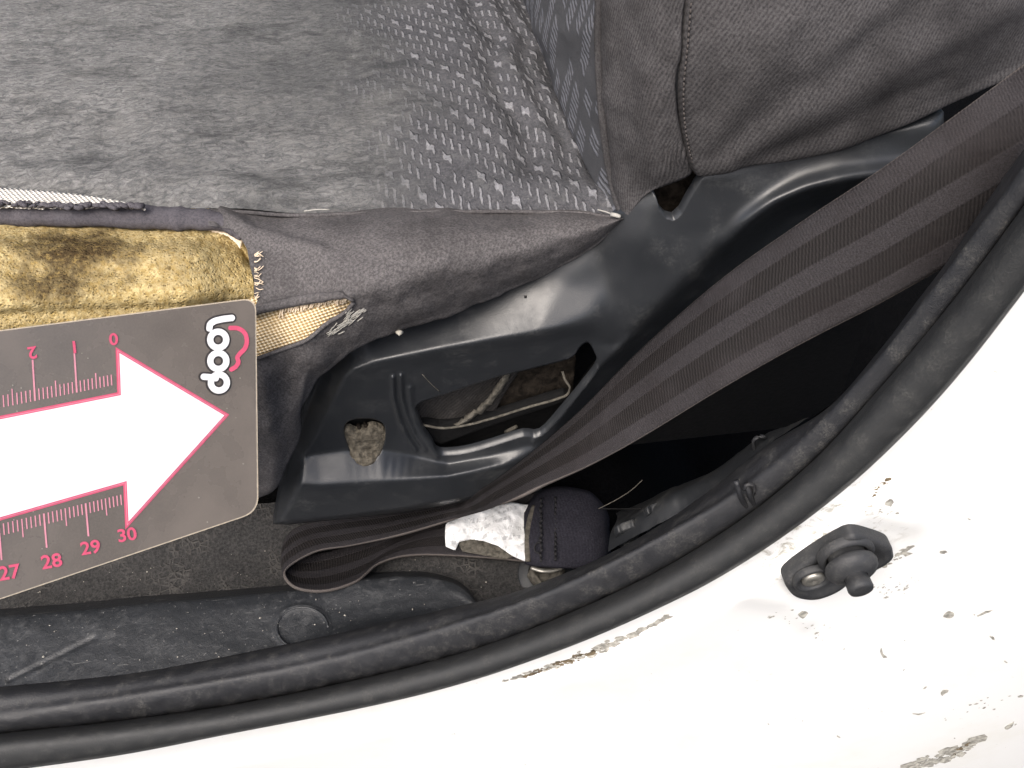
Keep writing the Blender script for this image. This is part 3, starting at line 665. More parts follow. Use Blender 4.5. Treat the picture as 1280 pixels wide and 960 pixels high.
# cushion top: a sheet from the piped seam inwards
seam = interp_path([(-120, 244), (-20, 246), (80, 251), (160, 257), (240, 262), (300, 264), (360, 268), (450, 266), (560, 264), (660, 264), (740, 267), (792, 276)], 420)
S0 = PZ(seam[:, 0], seam[:, 1], 0.070)
nr = 230; q = np.linspace(0, 1, nr)[:, None]**1.25
X = S0[None, :, 0] + 0*q; X = X + q*0.0
Yt = S0[None, :, 1] + q*(0.30-S0[None, :, 1]); dY = Yt - S0[None, :, 1]
Zt = 0.070 + 0.0045*sstep(0, 0.012, dY) + 0.006*sstep(0.008, 0.06, dY) - 0.010*sstep(0.08, 0.28, dY)
Zt = Zt + fbm(X*38, Yt*30, 4, 21)*0.0055*sstep(0, 0.01, dY)
for off, amp, wd in ((0.026, 0.0036, 0.0048), (0.013, 0.0028, 0.0036), (0.003, 0.006, 0.006)):    # furrows where the cushion meets the back rest
    xx = X - (0.036-0.05*(Yt-0.006)*0.9) + off + fbm(Yt*45, X*6, 3, 31)*0.013
    Zt = Zt - amp*np.exp(-(xx/wd)**2)*sstep(0.004, 0.03, dY)
Zt = Zt + 0.003*np.exp(-((X+0.085)/0.02)**2-((dY-0.006)/0.006)**2)
Gc = np.stack(np.broadcast_arrays(X, Yt, Zt), -1)
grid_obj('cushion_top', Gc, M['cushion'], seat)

# cushion side cover with its hem hanging over the recliner cover
top = interp_path([(262, 262), (300, 264), (360, 268), (450, 266), (560, 264), (660, 264), (740, 267), (778, 272)], 300)
hem = interp_path([(240, 640), (312, 628), (344, 600), (371, 548), (381, 505), (402, 470), (452, 430), (500, 412), (560, 394), (620, 370), (672, 345), (722, 320), (755, 296), (780, 274)], 300)
ts = np.linspace(0, 1, 300)
T0 = PZ(top[:, 0], top[:, 1], 0.0705)
rows = [T0 + A(0, 0.010, -0.004), T0]
yh = np.interp(ts, [0, .1, .3, .45, .6, .8, .93, 1], [-.010, -.014, -.0145, -.0145, -.012, -.004, .002, .004])
for t, bul in ((0.08, .35), (0.22, .70), (0.45, 1.0), (0.75, 1.08), (0.95, 1.02), (1.0, 0.98)):
    p = lerp(top, hem, t); y = T0[:, 1]*(1-bul) + yh*bul - 0.004*math.sin(math.pi*t)
    rows.append(PY(p[:, 0], p[:, 1], y))
rows.append(PY(hem[:, 0], hem[:, 1]-5, yh+0.006))
Gd = resample(np.array(rows), 190); pxd, pyd, _ = proj(Gd); nd = grid_normals(Gd)
disp = fbm(pxd/70, pyd/45, 4, 41)*0.0035 + fbm(pxd/16, pyd/16, 3, 44)*0.0007
disp += 0.0016*np.exp(-(segdist(pxd, pyd, [(275, 268), (330, 295), (400, 312)])/9)**2)         # ridge running from the corner
disp += 0.0012*np.exp(-(segdist(pxd, pyd, [(320, 392), (370, 372), (440, 366)])/5)**2)
disp -= 0.0014*np.exp(-(segdist(pxd, pyd, [(345, 545), (362, 500), (360, 460)])/14)**2)
disp += 0.0018*np.exp(-(segdist(pxd, pyd, [(330, 470), (345, 560), (338, 610)])/12)**2)
disp -= 0.0012*np.exp(-(segdist(pxd, pyd, [(270, 262), (278, 285), (300, 300)])/4)**2)
Gd = Gd + nd*disp[..., None]
tear = smooth_poly([(300, 452), (300, 392), (330, 384), (372, 376), (408, 371), (432, 371), (441, 378), (432, 390), (408, 405), (385, 424), (352, 437), (325, 447)], 5)
grid_obj('cushion_side', Gd, M['side'], seat, cut=[np.array([(150, 282), (262, 282), (288, 286), (300, 296), (309, 312), (313, 335), (318, 352), (317, 366), (322, 376), (318, 384), (150, 384)], float)+0., tear])
def side_y(px, py):                                # the side cover's surface under a pixel (nearest vertex)
    d = (pxd-px)**2+(pyd-py)**2; d[:2] = 1e9; i = d.argmin(); return Gd.reshape(-1, 3)[i]
# mesh seen through the tear
field('tear_mesh', smooth_poly([(300, 465), (300, 392), (340, 376), (440, 362), (455, 372), (430, 400), (390, 432), (330, 460)], 4),
      lambda a, b: PY(a, b, np.array([side_y(i, j)[1] for i, j in zip(a, b)])+.0016), M['mesh'], seat, 3.0)
# rolled upper lip of the tear and its frayed lower lip
def on_side(px, py, out=0.0):
    p = side_y(px, py); q = PY(px, py, p[1]); return q + (C-q)/np.linalg.norm(C-q)*out
tube('tear_lip', np.array([on_side(a, b, 0.0008) for a, b in [(300, 394), (330, 385), (372, 376), (408, 371), (430, 370), (442, 376)]]), [0.0016]*10+[0.0017]*20+[0.0013]*6+[.0006]*4, M['side'], seat, 10, 40)
tube('tear_lip', np.array([on_side(a, b, 0.0004) for a, b in [(322, 448), (352, 437), (385, 424), (408, 405), (434, 388), (442, 378)]]), 0.0007, M['side'], seat, 8, 40)
rs = np.random.RandomState(3)
for i in range(34):      # loose warp threads across the tear
    t = i/33; a = 352+t*82+rs.uniform(-1, 1); yt = np.interp(a, [330, 372, 408, 440], [385, 377, 372, 373]); L = rs.uniform(9, 17)*(1.15-0.6*t)
    tube('frayed_thread', np.array([on_side(a, yt+1, .0002), on_side(a-1.5, yt+L*.5, -.0002), on_side(a-2.5+rs.uniform(-2, 2), yt+L, -.0010)]), 0.00022, M['lining'], seat, 5, 6)
for i in range(70):
    a = rs.uniform(0, 1); cx, cy = lerp(A(412, 418), A(450, 390), a); cx += rs.normal(0, 4); cy += rs.normal(0, 3); L = rs.uniform(4, 12)
    p = on_side(cx, cy, 0.0006); q2 = on_side(cx+L*.8, cy-L*.6+rs.uniform(-3, 3), 0.0009)
    tube('frayed_thread', np.array([p, (p+q2)/2+A(0, -.0004, .0003), q2]), 0.00014, M['fibre'], seat, 5, 5)

# exposed foam block
ft = interp_path([(-110, 262), (0, 270), (100, 276), (200, 280), (270, 284), (296, 292), (312, 312)], 200)
fb = interp_path([(-110, 560), (0, 560), (100, 560), (200, 555), (270, 540), (318, 520), (326, 500)], 200)
rows = [PZ(ft[:, 0], ft[:, 1], 0.067)+A(0, .012, 0), PZ(ft[:, 0], ft[:, 1], 0.0665)]
y0 = rows[1][:, 1]
for t, y in ((.06, -.002), (.16, -.0065), (.35, -.0085), (.6, -.009), (1.0, -.006)):
    p = lerp(ft, fb, t); b = min(1, t*4.5); rows.append(PY(p[:, 0], p[:, 1], y0*(1-b)*0.8+y*b+0.002*(1-b)+.0095*sstep(225, 310, p[:, 0])))
Gf = resample(np.array(rows), 150); pxf, pyf, _ = proj(Gf); nf = grid_normals(Gf)
df = fbm(pxf/60, pyf/40, 3, 51)*0.0012 + fbm(pxf/6, pyf/6, 3, 55)*0.0009
df -= 0.0032*np.exp(-(((pxf-50)/70)**2+((pyf-330)/24)**2)) + 0.002*np.exp(-(((pxf-150)/50)**2+((pyf-332)/22)**2))
df += 0.0016*np.exp(-((pyf-(372-(pxf)*.04))/14)**2) - 0.0014*np.exp(-((pyf-(396-pxf*.04))/9)**2)
Gf = Gf + nf*df[..., None]
grid_obj('foam', Gf, M['foam'], seat)
# folded fabric roll along the top of the foam, pale lining below it, white mesh above it
tube('fabric_roll', rows_z([(-120, 262, .0715), (-20, 265, .0715), (60, 265, .072), (140, 267, .072), (220, 271, .0715), (262, 273, .071), (290, 279, .0705), (306, 292, .068)])+A(0, 0, -0.0008),
     np.interp(np.linspace(0, 1, 120), [0, .4, .8, 1], [.0052, .0047, .0044, .003])*(1+0.35*fbm(np.linspace(0, 30, 120), np.zeros(120), 3, 5)), M['roll'], seat, 18, 120, flat=0.8)
def ribbon_strip(name, up, lo, m, parent, z, n=120, jag=0.0, sd=1):
    u, l = interp_path(up, n), interp_path(lo, n); r = np.random.RandomState(sd)
    l = l + np.stack([np.zeros(n), r.normal(0, jag, n)], -1)
    G = np.array([PZ(u[:, 0], u[:, 1], z-0.0004), PZ((u[:, 0]+l[:, 0])/2, (u[:, 1]+l[:, 1])/2, z), PZ(l[:, 0], l[:, 1], z)])
    return grid_obj(name, resample(G, 8), m, parent, thick=0.0006)
ribbon_strip('pale_lining', [(30, 276), (120, 274), (200, 276), (262, 281), (290, 288), (304, 300)], [(30, 280), (120, 280), (200, 282), (262, 287), (287, 296), (300, 309)], M['lining'], seat, .0672, jag=.7)
ribbon_strip('torn_mesh_strip', [(-120, 228), (-10, 234), (40, 237), (100, 243), (150, 251), (178, 258)], [(-120, 262), (0, 258), (40, 259), (100, 259), (150, 258), (182, 261)], M['whitemesh'], seat, .0768, jag=.6)
fr = np.random.RandomState(8)
for i in range(60):
    a = fr.uniform(-10, 170); b = np.interp(a, [0, 40, 100, 150], [255, 257, 257, 257])+fr.normal(0, 1.0); L = fr.uniform(5, 13)
    tube('frayed_edge', rows_z([(a, b, .0772), (a+L*.5, b+fr.uniform(-3, 2), .0785), (a+L, b+fr.uniform(-2, 3), .0776)]), fr.uniform(.0004, .0009), M['roll'], seat, 5, 6)
for i in range(26):
    t = fr.uniform(0, 1); a, b = 312+fr.normal(0, 5), 318+t*55; L = fr.uniform(4, 12)
    tube('frayed_thread', np.array([on_side(max(a, 318), b, .0002), on_side(max(a, 318)+L*.5, b+fr.uniform(-3, 3), .0012), on_side(max(a, 318)+L, b+fr.uniform(-6, 6), .0006)]), .00014, M['lining'], seat, 5, 6)
tube('seam_welt', PZ(seam[175:, 0], seam[175:, 1]+1.0, 0.0708), 0.0007, M['side'], seat, 8)
for (p, q2) in (((380, 264), (412, 262)), ((747, 262), (772, 271))):
    tube('pale_fibre', rows_z([(p[0], p[1], .0735), ((p[0]+q2[0])/2, (p[1]+q2[1])/2-1, .0742), (q2[0], q2[1], .0735)]), .00022, M['fibre'], seat, 6, 10)
tube('pale_fibre', rows_z([(764, 268, .074), (770, 269, .0745), (775, 271, .074)]), .0007, M['fibre'], seat, 7, 6)

# back rest: patterned front panel, bolster and side
jn = [(775, 274), (748, 225), (712, 152), (684, 84), (656, 2), (632, -70)]
pip = [(780, 274), (768, 236), (755, 160), (750, 100), (748, 40), (752, -60)]
jw = resample(rows_z([(a, b, .066) for a, b in jn]), 80); pw = resample(rows_y([(a, b, y) for (a, b), y in zip(pip, (.005, .010, .016, .021, .026, .034))]), 80)
rowsb = [jw + A(.006, 0, -.012), jw, jw*.72+pw*.28 + A(-.004, 0, .002), jw*.35+pw*.65+A(-.003, 0, .001), pw]
Gp = resample(np.array(rowsb), 90); pxp, pyp, _ = proj(Gp); Gp = Gp + grid_normals(Gp)*(fbm(pxp/30, pyp/40, 3, 61)*.003)[..., None]
grid_obj('back_panel', Gp, M['backpanel'], seat)
tube('piping', pw+A(-.0003, -.0012, 0), .0013, M['back'], seat, 10)
sm_ = [(864, 216), (856, 196), (848, 160), (845, 110), (850, 50), (858, -60)]
sw = resample(rows_y([(a, b, y) for (a, b), y in zip(sm_, (-.004, -.0065, -.008, -.0085, -.008, -.006))]), 80)
midb = resample(rows_y([(a, b, y) for (a, b), y in zip([(806, 247), (800, 215), (795, 160), (794, 100), (798, 40), (804, -60)], (.000, -.001, -.0005, .002, .005, .010))]), 80)
midc = resample(rows_y([(a, b, y) for (a, b), y in zip([(838, 228), (832, 205), (825, 160), (822, 105), (828, 45), (836, -60)], (-.004, -.006, -.007, -.006, -.004, -.001))]), 80)
Gq = resample(np.array([pw+A(.001, .004, 0), pw+A(0, -.0005, 0), midb, midc, sw, sw+A(.0015, .004, 0)]), 120)
# tuck the lower edge under
low = Gq[:, :1] + np.array([A(0, .010, -.001), A(0, .004, -.0015)])[None][:, :2]
Gq = np.concatenate([low, Gq], 1); pxq, pyq, _ = proj(Gq)
dq = fbm(pxq/40, pyq/60, 4, 71)*.003
dq += .0006*np.sin((pxq+ (pyq-200)*.15)*1.15)*np.exp(-(((pxq-842)/16)**2+((pyq-196)/16)**2))
Gq = Gq + grid_normals(Gq)*dq[..., None]
grid_obj('bolster', Gq, M['back'], seat)
bt = [(864, 217), (905, 213), (955, 206), (1010, 196), (1060, 184), (1130, 160), (1200, 128), (1300, 80), (1380, 30)]
def sidecol(a0, b0, top_px):
    return None
cols = []
tp_ = [(858, -60), (905, -60), (960, -60), (1020, -60), (1080, -60), (1150, -60), (1230, -60), (1320, -60), (1400, -60)]
bul = [-.007, -.0105, -.0128, -.0132, -.0122, -.0095, -.004, .006, .018]
for (a0, b0), (a1, b1), y in zip(bt, tp_, bul):
    c_ = []
    for t in (0, .1, .3, .55, .8, 1.0):
        xm = 0
        if a0 == 864: xm = np.interp(b0+(b1-b0)*t, [-60, 50, 110, 160, 196, 216], [858, 850, 845, 848, 856, 864]) - (a0+(a1-a0)*t)
        c_.append(PY(a0+(a1-a0)*t+xm, b0+(b1-b0)*t, y*(0.8+0.45*math.sin(math.pi*min(1, t*1.1)))))
    cols.append([c_[0]+A(0, .012, -.001), c_[0]+A(0, .003, -.0012)]+c_)
Gr = loft(np.array(cols), 230, 150); pxr, pyr, _ = proj(Gr)
dr = fbm((pxr-pyr*.2)/120, (pyr+pxr*.5)/80, 3, 81)*.0025
for L, am, w in (([(872, 214), (960, 140), (1080, 60), (1180, -20)], -.0010, 16), ([(880, 213), (1000, 150), (1130, 80), (1260, 10)], .0011, 18), ([(868, 205), (920, 120), (1000, 20)], .0007, 18), ([(930, 208), (1040, 160), (1180, 100)], -.0007, 12)):
    dr += am*np.exp(-(segdist(pxr, pyr, L)/w)**2)
dr -= .0022*np.exp(-(segdist(pxr, pyr, sm_)/5)**2)
Gr = Gr + grid_normals(Gr)*dr[..., None]
grid_obj('back_side', Gr, M['back'], seat)
ss = resample(sw, 46)
for i in range(4, 38):        # top stitching beside the seam
    for sdx in (1,):
        p = ss[i] + A(0.0016*sdx+.0002, -0.0012 - 0.0003*sdx, 0); d = (ss[min(i+1, 45)]-ss[i])*.36
        tube('stitch', np.array([p-d, p+A(-.0001, -.0002, 0), p+d]), .00026, M['stitch'], seat, 5)

# ------------------------------------------------------------------ recliner cover: heights over the cover plane from creased control lines
HP = []; HE = []
def hline(L, close=False):
    D = [L[0]]
    for p, q in zip(L[:-1], L[1:]):
        n = max(1, int(math.hypot(q[0]-p[0], q[1]-p[1])/9))
        D += [tuple(p[c]+(q[c]-p[c])*i/n for c in range(3)) for i in range(1, n+1)]
    L = D; k = len(HP); HP.extend(L); HE.extend([(k+i, k+i+1) for i in range(len(L)-1)])
hline([(338, 662, 8), (346, 622, 6), (366, 562, 2), (380, 508, -2), (398, 466, -6), (440, 410, -4), (560, 368, -7), (650, 328, -8), (700, 298, -8), (738, 278, -7), (778, 244, -5)])      # hidden upper edge
hline([(376, 606, 15), (380, 572, 8), (408, 520, 9), (430, 472, 10), (442, 461, 10.4), (470, 452, 10.6), (560, 434, 10.6), (680, 413, 10.6), (735, 402, 10), (752, 396, 8)])      # rounded shoulder
hline([(386, 568, 6.5), (430, 562, 6), (480, 562, 5.5), (520, 570, 5), (560, 580, 7), (610, 570, 8), (655, 557, 8)])  # foot of the step
hline([(436, 484, 9.2), (475, 467, 9.0), (565, 450, 8.8), (690, 428, 8.6), (722, 420, 8)])
hline([(376, 606, 15), (400, 607, 15.5), (480, 602, 15.5), (560, 595, 15), (630, 582, 13), (664, 566, 10), (690, 545, 6)])   # lip of the step
hline([(338, 662, 9), (350, 652, 13), (420, 648, 14), (500, 640, 14), (600, 624, 12.5), (660, 596, 9), (720, 560, 0)])
hline([(350, 652, 13), (376, 606, 15)])
hline([(520, 506, 6), (620, 473, 6.5), (700, 452, 7), (735, 426, 7)])
hline([(690, 542, 7), (750, 459, 8.5), (812, 396, 10), (866, 343, 10.5), (895, 312, 10), (912, 290, 9)])      # edge of the lower facet
hline([(690, 560, 2), (760, 480, -1), (830, 415, -2), (900, 352, -3)])
hline([(912, 281, 8), (950, 250, 8), (997, 225, 8), (1044, 209, 8), (1100, 200, 8), (1180, 190, 8)])
hline([(912, 306, 11), (937, 281, 15), (972, 256, 16), (1012, 240, 16), (1060, 230, 16), (1180, 215, 16)])
hline([(897, 342, -2), (945, 292, -4), (978, 267, -5), (1016, 251, -5), (1062, 241, -5), (1180, 230, -5)])
hline([(905, 365, -8), (960, 310, -8), (1010, 285, -8), (1080, 262, -8), (1180, 250, -8)])
hline([(742, 283, -6), (748, 310, -2.5), (754, 340, 1), (760, 370, 5), (766, 392, 7.5)])
for p in ((800, 300, 5), (850, 300, 6.5), (785, 340, 5), (835, 340, 8), (890, 240, 5), (1000, 200, 5), (1100, 170, 5), (1180, 140, 5), (780, 380, 7.5), (815, 255, 2), (870, 215, 3), (770, 430, 7.5),
          (700, 355, 0.5)): HP.append(p)
hv = [Vector((a, b)) for a, b, c in HP]
res = geometry.delaunay_2d_cdt(hv, HE, [], 0, 0.01)
cv = np.array([(v.x, v.y) for v in res[0]]); ch = np.array([np.mean([HP[i][2] for i in o]) if len(o) else np.nan for o in res[3]])
for i in np.where(np.isnan(ch))[0]:
    d = np.hypot(*(np.array([p[:2] for p in HP])-cv[i]).T); k3 = d.argsort()[:2]; ch[i] = np.average([HP[j][2] for j in k3], weights=1/(d[k3]+1e-6))
HX0, HY0, HS = 320, 120, 1.0
HM = np.full((900, 580), np.nan)
gxx, gyy = np.meshgrid(HX0+np.arange(900)*HS, HY0+np.arange(580)*HS, indexing='ij')
for f in res[2]:
    (x1, y1), (x2, y2), (x3, y3) = cv[f[0]], cv[f[1]], cv[f[2]]; det = (y2-y3)*(x1-x3)+(x3-x2)*(y1-y3)
    if abs(det) < 1e-6: continue
    i0, i1 = int(max(0, min(x1, x2, x3)-HX0-1)), int(min(899, max(x1, x2, x3)-HX0+2)); j0, j1 = int(max(0, min(y1, y2, y3)-HY0-1)), int(min(579, max(y1, y2, y3)-HY0+2))
    gx, gy = gxx[i0:i1+1, j0:j1+1], gyy[i0:i1+1, j0:j1+1]
    a = ((y2-y3)*(gx-x3)+(x3-x2)*(gy-y3))/det; b = ((y3-y1)*(gx-x3)+(x1-x3)*(gy-y3))/det; c = 1-a-b
    ok = (a >= -1e-6) & (b >= -1e-6) & (c >= -1e-6)
    HM[i0:i1+1, j0:j1+1][ok] = (a*ch[f[0]]+b*ch[f[1]]+c*ch[f[2]])[ok]
HM = np.where(np.isnan(HM), 0.0, HM)
def gblur(Z, s):
    r = int(3*s)+1; k = np.exp(-(np.arange(-r, r+1)/s)**2/2); k /= k.sum()
    Z = np.pad(Z, r, mode='edge')
    Z = np.apply_along_axis(lambda v: np.convolve(v, k, 'same'), 0, Z); Z = np.apply_along_axis(lambda v: np.convolve(v, k, 'same'), 1, Z)
    return Z[r:-r, r:-r]
HMb = gblur(HM, 7.0); HM = gblur(HM, 2.2)
wb_ = sstep(690, 740, gxx)*sstep(10, 26, segdist(gxx, gyy, [(690, 542), (750, 459), (812, 396), (866, 343), (895, 312), (912, 290), (950, 256), (997, 231), (1044, 216), (1180, 205)]))
wb_ = np.maximum(wb_, sstep(560, 620, gxx)*sstep(12, 30, segdist(gxx, gyy, [(442, 461), (560, 434), (680, 413), (752, 396)]))*(gyy < 420)); wb_ = gblur(wb_, 4.0); HM = HM*(1-wb_)+HMb*wb_
# moulded ribs beside the slot, and the dished screw seat
HM += 1.6*np.exp(-(segdist(gxx, gyy, [(491, 472), (492, 498), (498, 520), (508, 545), (520, 562)])/2.4)**2)
HM += 1.6*np.exp(-(segdist(gxx, gyy, [(501, 470), (502, 496), (508, 518), (518, 542), (532, 562)])/2.4)**2)*sstep(575, 555, gyy)
HM += 1.2*np.exp(-(segdist(gxx, gyy, [(512, 486), (514, 506), (520, 530), (532, 552), (546, 570)])/3.5)**2)
HM += 0.9*np.exp(-(segdist(gxx, gyy, [(745, 462), (700, 522), (668, 552)])/4)**2)
def cover_h(px, py):
    x = np.clip((px-HX0)/HS, 0, 898); y = np.clip((py-HY0)/HS, 0, 578); i = x.astype(int); j = y.astype(int); u, v = x-i, y-j
    return ((HM[i, j]*(1-u)+HM[i+1, j]*u)*(1-v)+(HM[i, j+1]*(1-u)+HM[i+1, j+1]*u)*v)/1000
def cover_surf(px, py): return PY(px, py, -cover_h(px, py)+fbm(px/80, py/80, 3, 91)*.0006)
cover_out = np.array([(341, 655), (347, 622), (367, 562), (381, 508), (399, 466), (441, 412), (560, 370), (650, 330), (700, 300), (745, 292), (784, 262), (800, 240), (814, 237), (820, 246), (825, 262), (833, 272), (843, 275), (852, 267), (860, 252), (872, 232), (884, 214),
    (900, 196), (1000, 180), (1100, 160), (1180, 140), (1180, 300), (1050, 330), (900, 400), (800, 480), (730, 555), (660, 597), (600, 624), (500, 642), (420, 650), (360, 656)], float)
slot = smooth_poly([(521, 506), (560, 492), (620, 472), (660, 462), (700, 452), (716, 446), (725, 434), (735, 428), (743, 440), (748, 458), (735, 478), (700, 520), (676, 545), (655, 545), (620, 556), (585, 566), (558, 569), (546, 566), (541, 556), (530, 540), (524, 525)], 3)
screw = smooth_poly([(430, 540), (433, 529), (445, 524), (465, 524), (479, 530), (482, 545), (478, 560), (468, 576), (456, 582), (444, 575), (435, 558)], 4)
cover = field('recliner_cover', cover_out, cover_surf, M['shroud'], seat, step=1.8, holes=[slot, screw], off=(0, 0.004, 0))
# things seen through the slot
field('inner_fabric', [(505, 490), (600, 468), (655, 455), (632, 490), (615, 522), (581, 535), (544, 549), (515, 545)], lambda a, b: PY(a, b, .0045+fbm(a/25, b/25, 3, 95)*.004), M['innercloth'], seat, 2.5)
field('rusty_bracket', [(600, 466), (720, 445), (716, 492), (700, 499), (684, 501), (644, 515), (581, 535), (560, 540)], lambda a, b: PY(a, b, .007+fbm(a/12, b/12, 3, 97)*.004), M['rust'], seat, 3.0)
tube('rail_wire', np.array([PY(a, b, y) for a, b, y in [(528, 531, -.002), (550, 535, -.003), (585, 531, -.003), (612, 524, -.003), (660, 509, -.003), (698, 498, -.003), (708, 494, -.003), (712, 484, -.003), (706, 474, -.002), (703, 464, 0)]]), .0005, M['strap'], seat, 8, 50)
sp_ = interp_path([(566, 531), (580, 521), (598, 508), (612, 494), (622, 479), (630, 466)], 30); sq_ = interp_path([(576, 533), (592, 524), (608, 512), (622, 497), (632, 482), (640, 466)], 30)
Gx = np.array([PY(sp_[:, 0], sp_[:, 1], -.001), PY((sp_+sq_)[:, 0]/2, (sp_+sq_)[:, 1]/2, -.0025), PY(sq_[:, 0], sq_[:, 1], -.001)]); Gx += A(0, 1, 0)*(np.random.RandomState(1).normal(0, .0004, Gx.shape[:2]))[..., None]
grid_obj('dirty_strap', resample(Gx, 7), M['strap'], seat, thick=.001)
field('cross_bar', [(522, 529), (550, 534), (585, 530), (615, 522), (684, 500), (706, 494), (716, 498), (692, 507), (644, 522), (590, 541), (550, 556), (534, 548)], lambda a, b: PY(a, b, .0005+fbm(a/30, b/30, 2, 93)*.001), M['black'], seat, 1.8, off=(0, .004, 0))
field('gap_shade', [(530, 540), (600, 534), (712, 498), (760, 440), (760, 470), (690, 560), (550, 580)], lambda a, b: PY(a, b, .012), M['black'], seat, 4.0)  # black sheet standing in for the shade deep in the slot
tube('gap_glint', np.array([PY(632, 540, .002), PY(640, 536, .001), PY(646, 533, .002)]), .0008, M['strap'], seat, 6, 6)
field('screw_seat', smooth_poly([(420, 515), (490, 515), (492, 570), (470, 592), (440, 592), (424, 570)], 3), lambda a, b: PY(a, b, -cover_h(a, b)+.0065), M['black'], seat, 3.0)
def dirt_surf(a, b):
    r = np.sqrt(((a-457)/25)**2+((b-562)/24)**2)
    return PY(a, b, -cover_h(a, b)+.0010-.0016*sstep(1.1, .6, r)+fbm(a/8, b/8, 4, 99)*.0016)
field('caked_dirt', smooth_poly([(427, 544), (436, 537), (446, 541), (456, 537), (468, 534), (482, 540), (484, 548), (479, 562), (470, 577), (457, 585), (444, 578), (433, 562)], 4), dirt_surf, M['dirt'], seat, 1.6)
for a, b in ((449, 533), (457, 531), (438, 537)):
    tube('dirt_clod', np.array([PY(a-1.5, b-3, -.0030), PY(a, b, -.0042), PY(a+1.5, b+5, -.0042)]), [.0006, .0009, .0008], M['rust'], seat, 7)
tube('grit', np.array([PY(496, 415, -.0155), PY(499, 416, -.0165), PY(503, 415, -.0155)]), [.0006, .0011, .0005], M['crumb'], seat, 7)
tube('pin_hole', np.array([PY(656, 371, -cover_h(A(656), A(371))[0]+.0002), PY(658, 371, -cover_h(A(658), A(371))[0]-.0001)]), .0005, M['thread'], seat, 8)
tube('scratch', np.array([PY(a, b, -cover_h(A(a), A(b))[0]-.0001) for a, b in ((528, 468), (538, 479), (550, 490))]), .0002, M['strap'], seat, 5, 8)
# dark inner shell behind the notch
field('inner_shell', [(795, 215), (905, 200), (900, 300), (800, 300)], lambda a, b: PY(a, b, .010+fbm(a/14, b/14, 3, 88)*.006), M['rust'], seat, 4.0)

# ------------------------------------------------------------------ seat belt
belt = thing('seat_belt', 'brown-black woven seat belt twisted down from the pillar to its anchor', 'seat belt', tuple(PZ(660, 690, -0.103)))
E1 = [PY(a, b, y) for a, b, y in [(1390, 0, -.044), (1330, 42, -.043), (1280, 80, -.042), (1200, 140, -.040), (1100, 213, -.037), (1000, 280, -.033), (900, 352, -.030), (800, 440, -.026), (720, 520, -.0225), (650, 579, -.018), (600, 614, -.012)]]
E2 = [PY(a, b, y) for a, b, y in [(1430, 190, -.054), (1370, 228, -.055), (1300, 266, -.056), (1183, 331, -.0575), (1100, 378, -.0575), (1000, 430, -.057), (900, 487, -.055), (800, 548, -.0515), (735, 583, -.047), (680, 607, -.043), (632, 629, -.040)]]
E1 += [PZ(a, b, z) for a, b, z in [(560, 632, -.080), (480, 642, -.085), (410, 650, -.087), (372, 660, -.0905), (356, 678, -.093), (362, 694, -.0965), (400, 692, -.1), (460, 676, -.1005), (520, 655, -.0995), (570, 636, -.098), (640, 622, -.095), (672, 617, -.094)]]
E2 += [PZ(a, b, z) for a, b, z in [(572, 648, -.073), (500, 669, -.0795), (440, 682, -.0850), (394, 690, -.0864), (357, 713, -.0868), (368, 734, -.0870), (405, 739, -.0872), (445, 727, -.0888), (475, 704, -.0930), (520, 694, -.0955), (600, 697, -.096), (664, 703, -.0945)]]
for i in range(0, len(E1), 3): pass
n_b = 420; R1, R2 = resample(np.array(E1), n_b, np.linspace(0, 1, len(E1))), resample(np.array(E2), n_b, np.linspace(0, 1, len(E2)))
wd = np.linalg.norm(R1-R2, axis=1); print('belt widths mm', np.round(wd[::35]*1000, 1))
u = np.linspace(0, 1, 25); Gw = R1[:, None]*(1-u)[None, :, None]+R2[:, None]*u[None, :, None]
nb = grid_normals(Gw); ll = np.linspace(0, 1, n_b)
curl = np.interp(ll, [0, .3, .45, .55, .7, 1], [.002, .003, .002, .0, .001, .001])
Gw = Gw + nb*(curl[:, None]*np.sin(math.pi*u)[None])[..., None]
arc = np.concatenate([[0], np.cumsum(np.linalg.norm(np.diff((R1+R2)/2, axis=0), axis=1))])
uvb = np.stack(np.broadcast_arrays(u[None, :], arc[:, None]), -1)
wb = grid_obj('webbing', Gw, M['belt'], belt, uv=uvb)
md = wb.modifiers.new('thickness', 'SOLIDIFY'); md.thickness = 0.0012; md.offset = 0
# label, stitched sleeve and bolt at the anchor
def lab(a, b):
    return PZ(a, b, -.0885+.0012*np.sin(a/9+b/17)+fbm(a/20, b/16, 3, 5)*.004+.002*sstep(690, 640, b))
field('anchor_label', [(557, 656), (566, 640), (574, 631), (600, 627), (640, 628), (668, 632), (664, 660), (659, 702), (641, 694), (622, 681), (604, 675), (588, 673), (574, 676), (569, 687), (557, 682), (556, 668)], lab, M['tagm'], belt, 1.6, off=(0, 0, -.0008))
field('label_edge', [(572, 677), (590, 673), (606, 676), (624, 683), (641, 695), (630, 698), (600, 692), (578, 688)], lambda a, b: PZ(a, b, -.0915+fbm(a/6, b/4, 3, 6)*.003), M['strap'], belt, 1.6, off=(0, 0, -.001))
sv = []
for a, t, bt_, z, sg in ((655, 640, 702, -.0865, 0), (662, 630, 704, -.0855, 0), (672, 619, 705, -.0835, 0), (690, 613, 706, -.082, 0), (715, 613, 707, -.081, 0), (740, 620, 705, -.0815, 0), (754, 634, 700, -.0845, 0), (761, 648, 694, -.090, 0), (762, 655, 690, -.098, 0)):
    sv.append([PZ(a, t-4, z-.009), PZ(a, t, z-.001), PZ(a, t*.66+bt_*.34, z+.0015), PZ(a+2, t*.33+bt_*.67, z+.0014), PZ(a+1, bt_, z-.002), PZ(a, bt_+3, z-.011)])
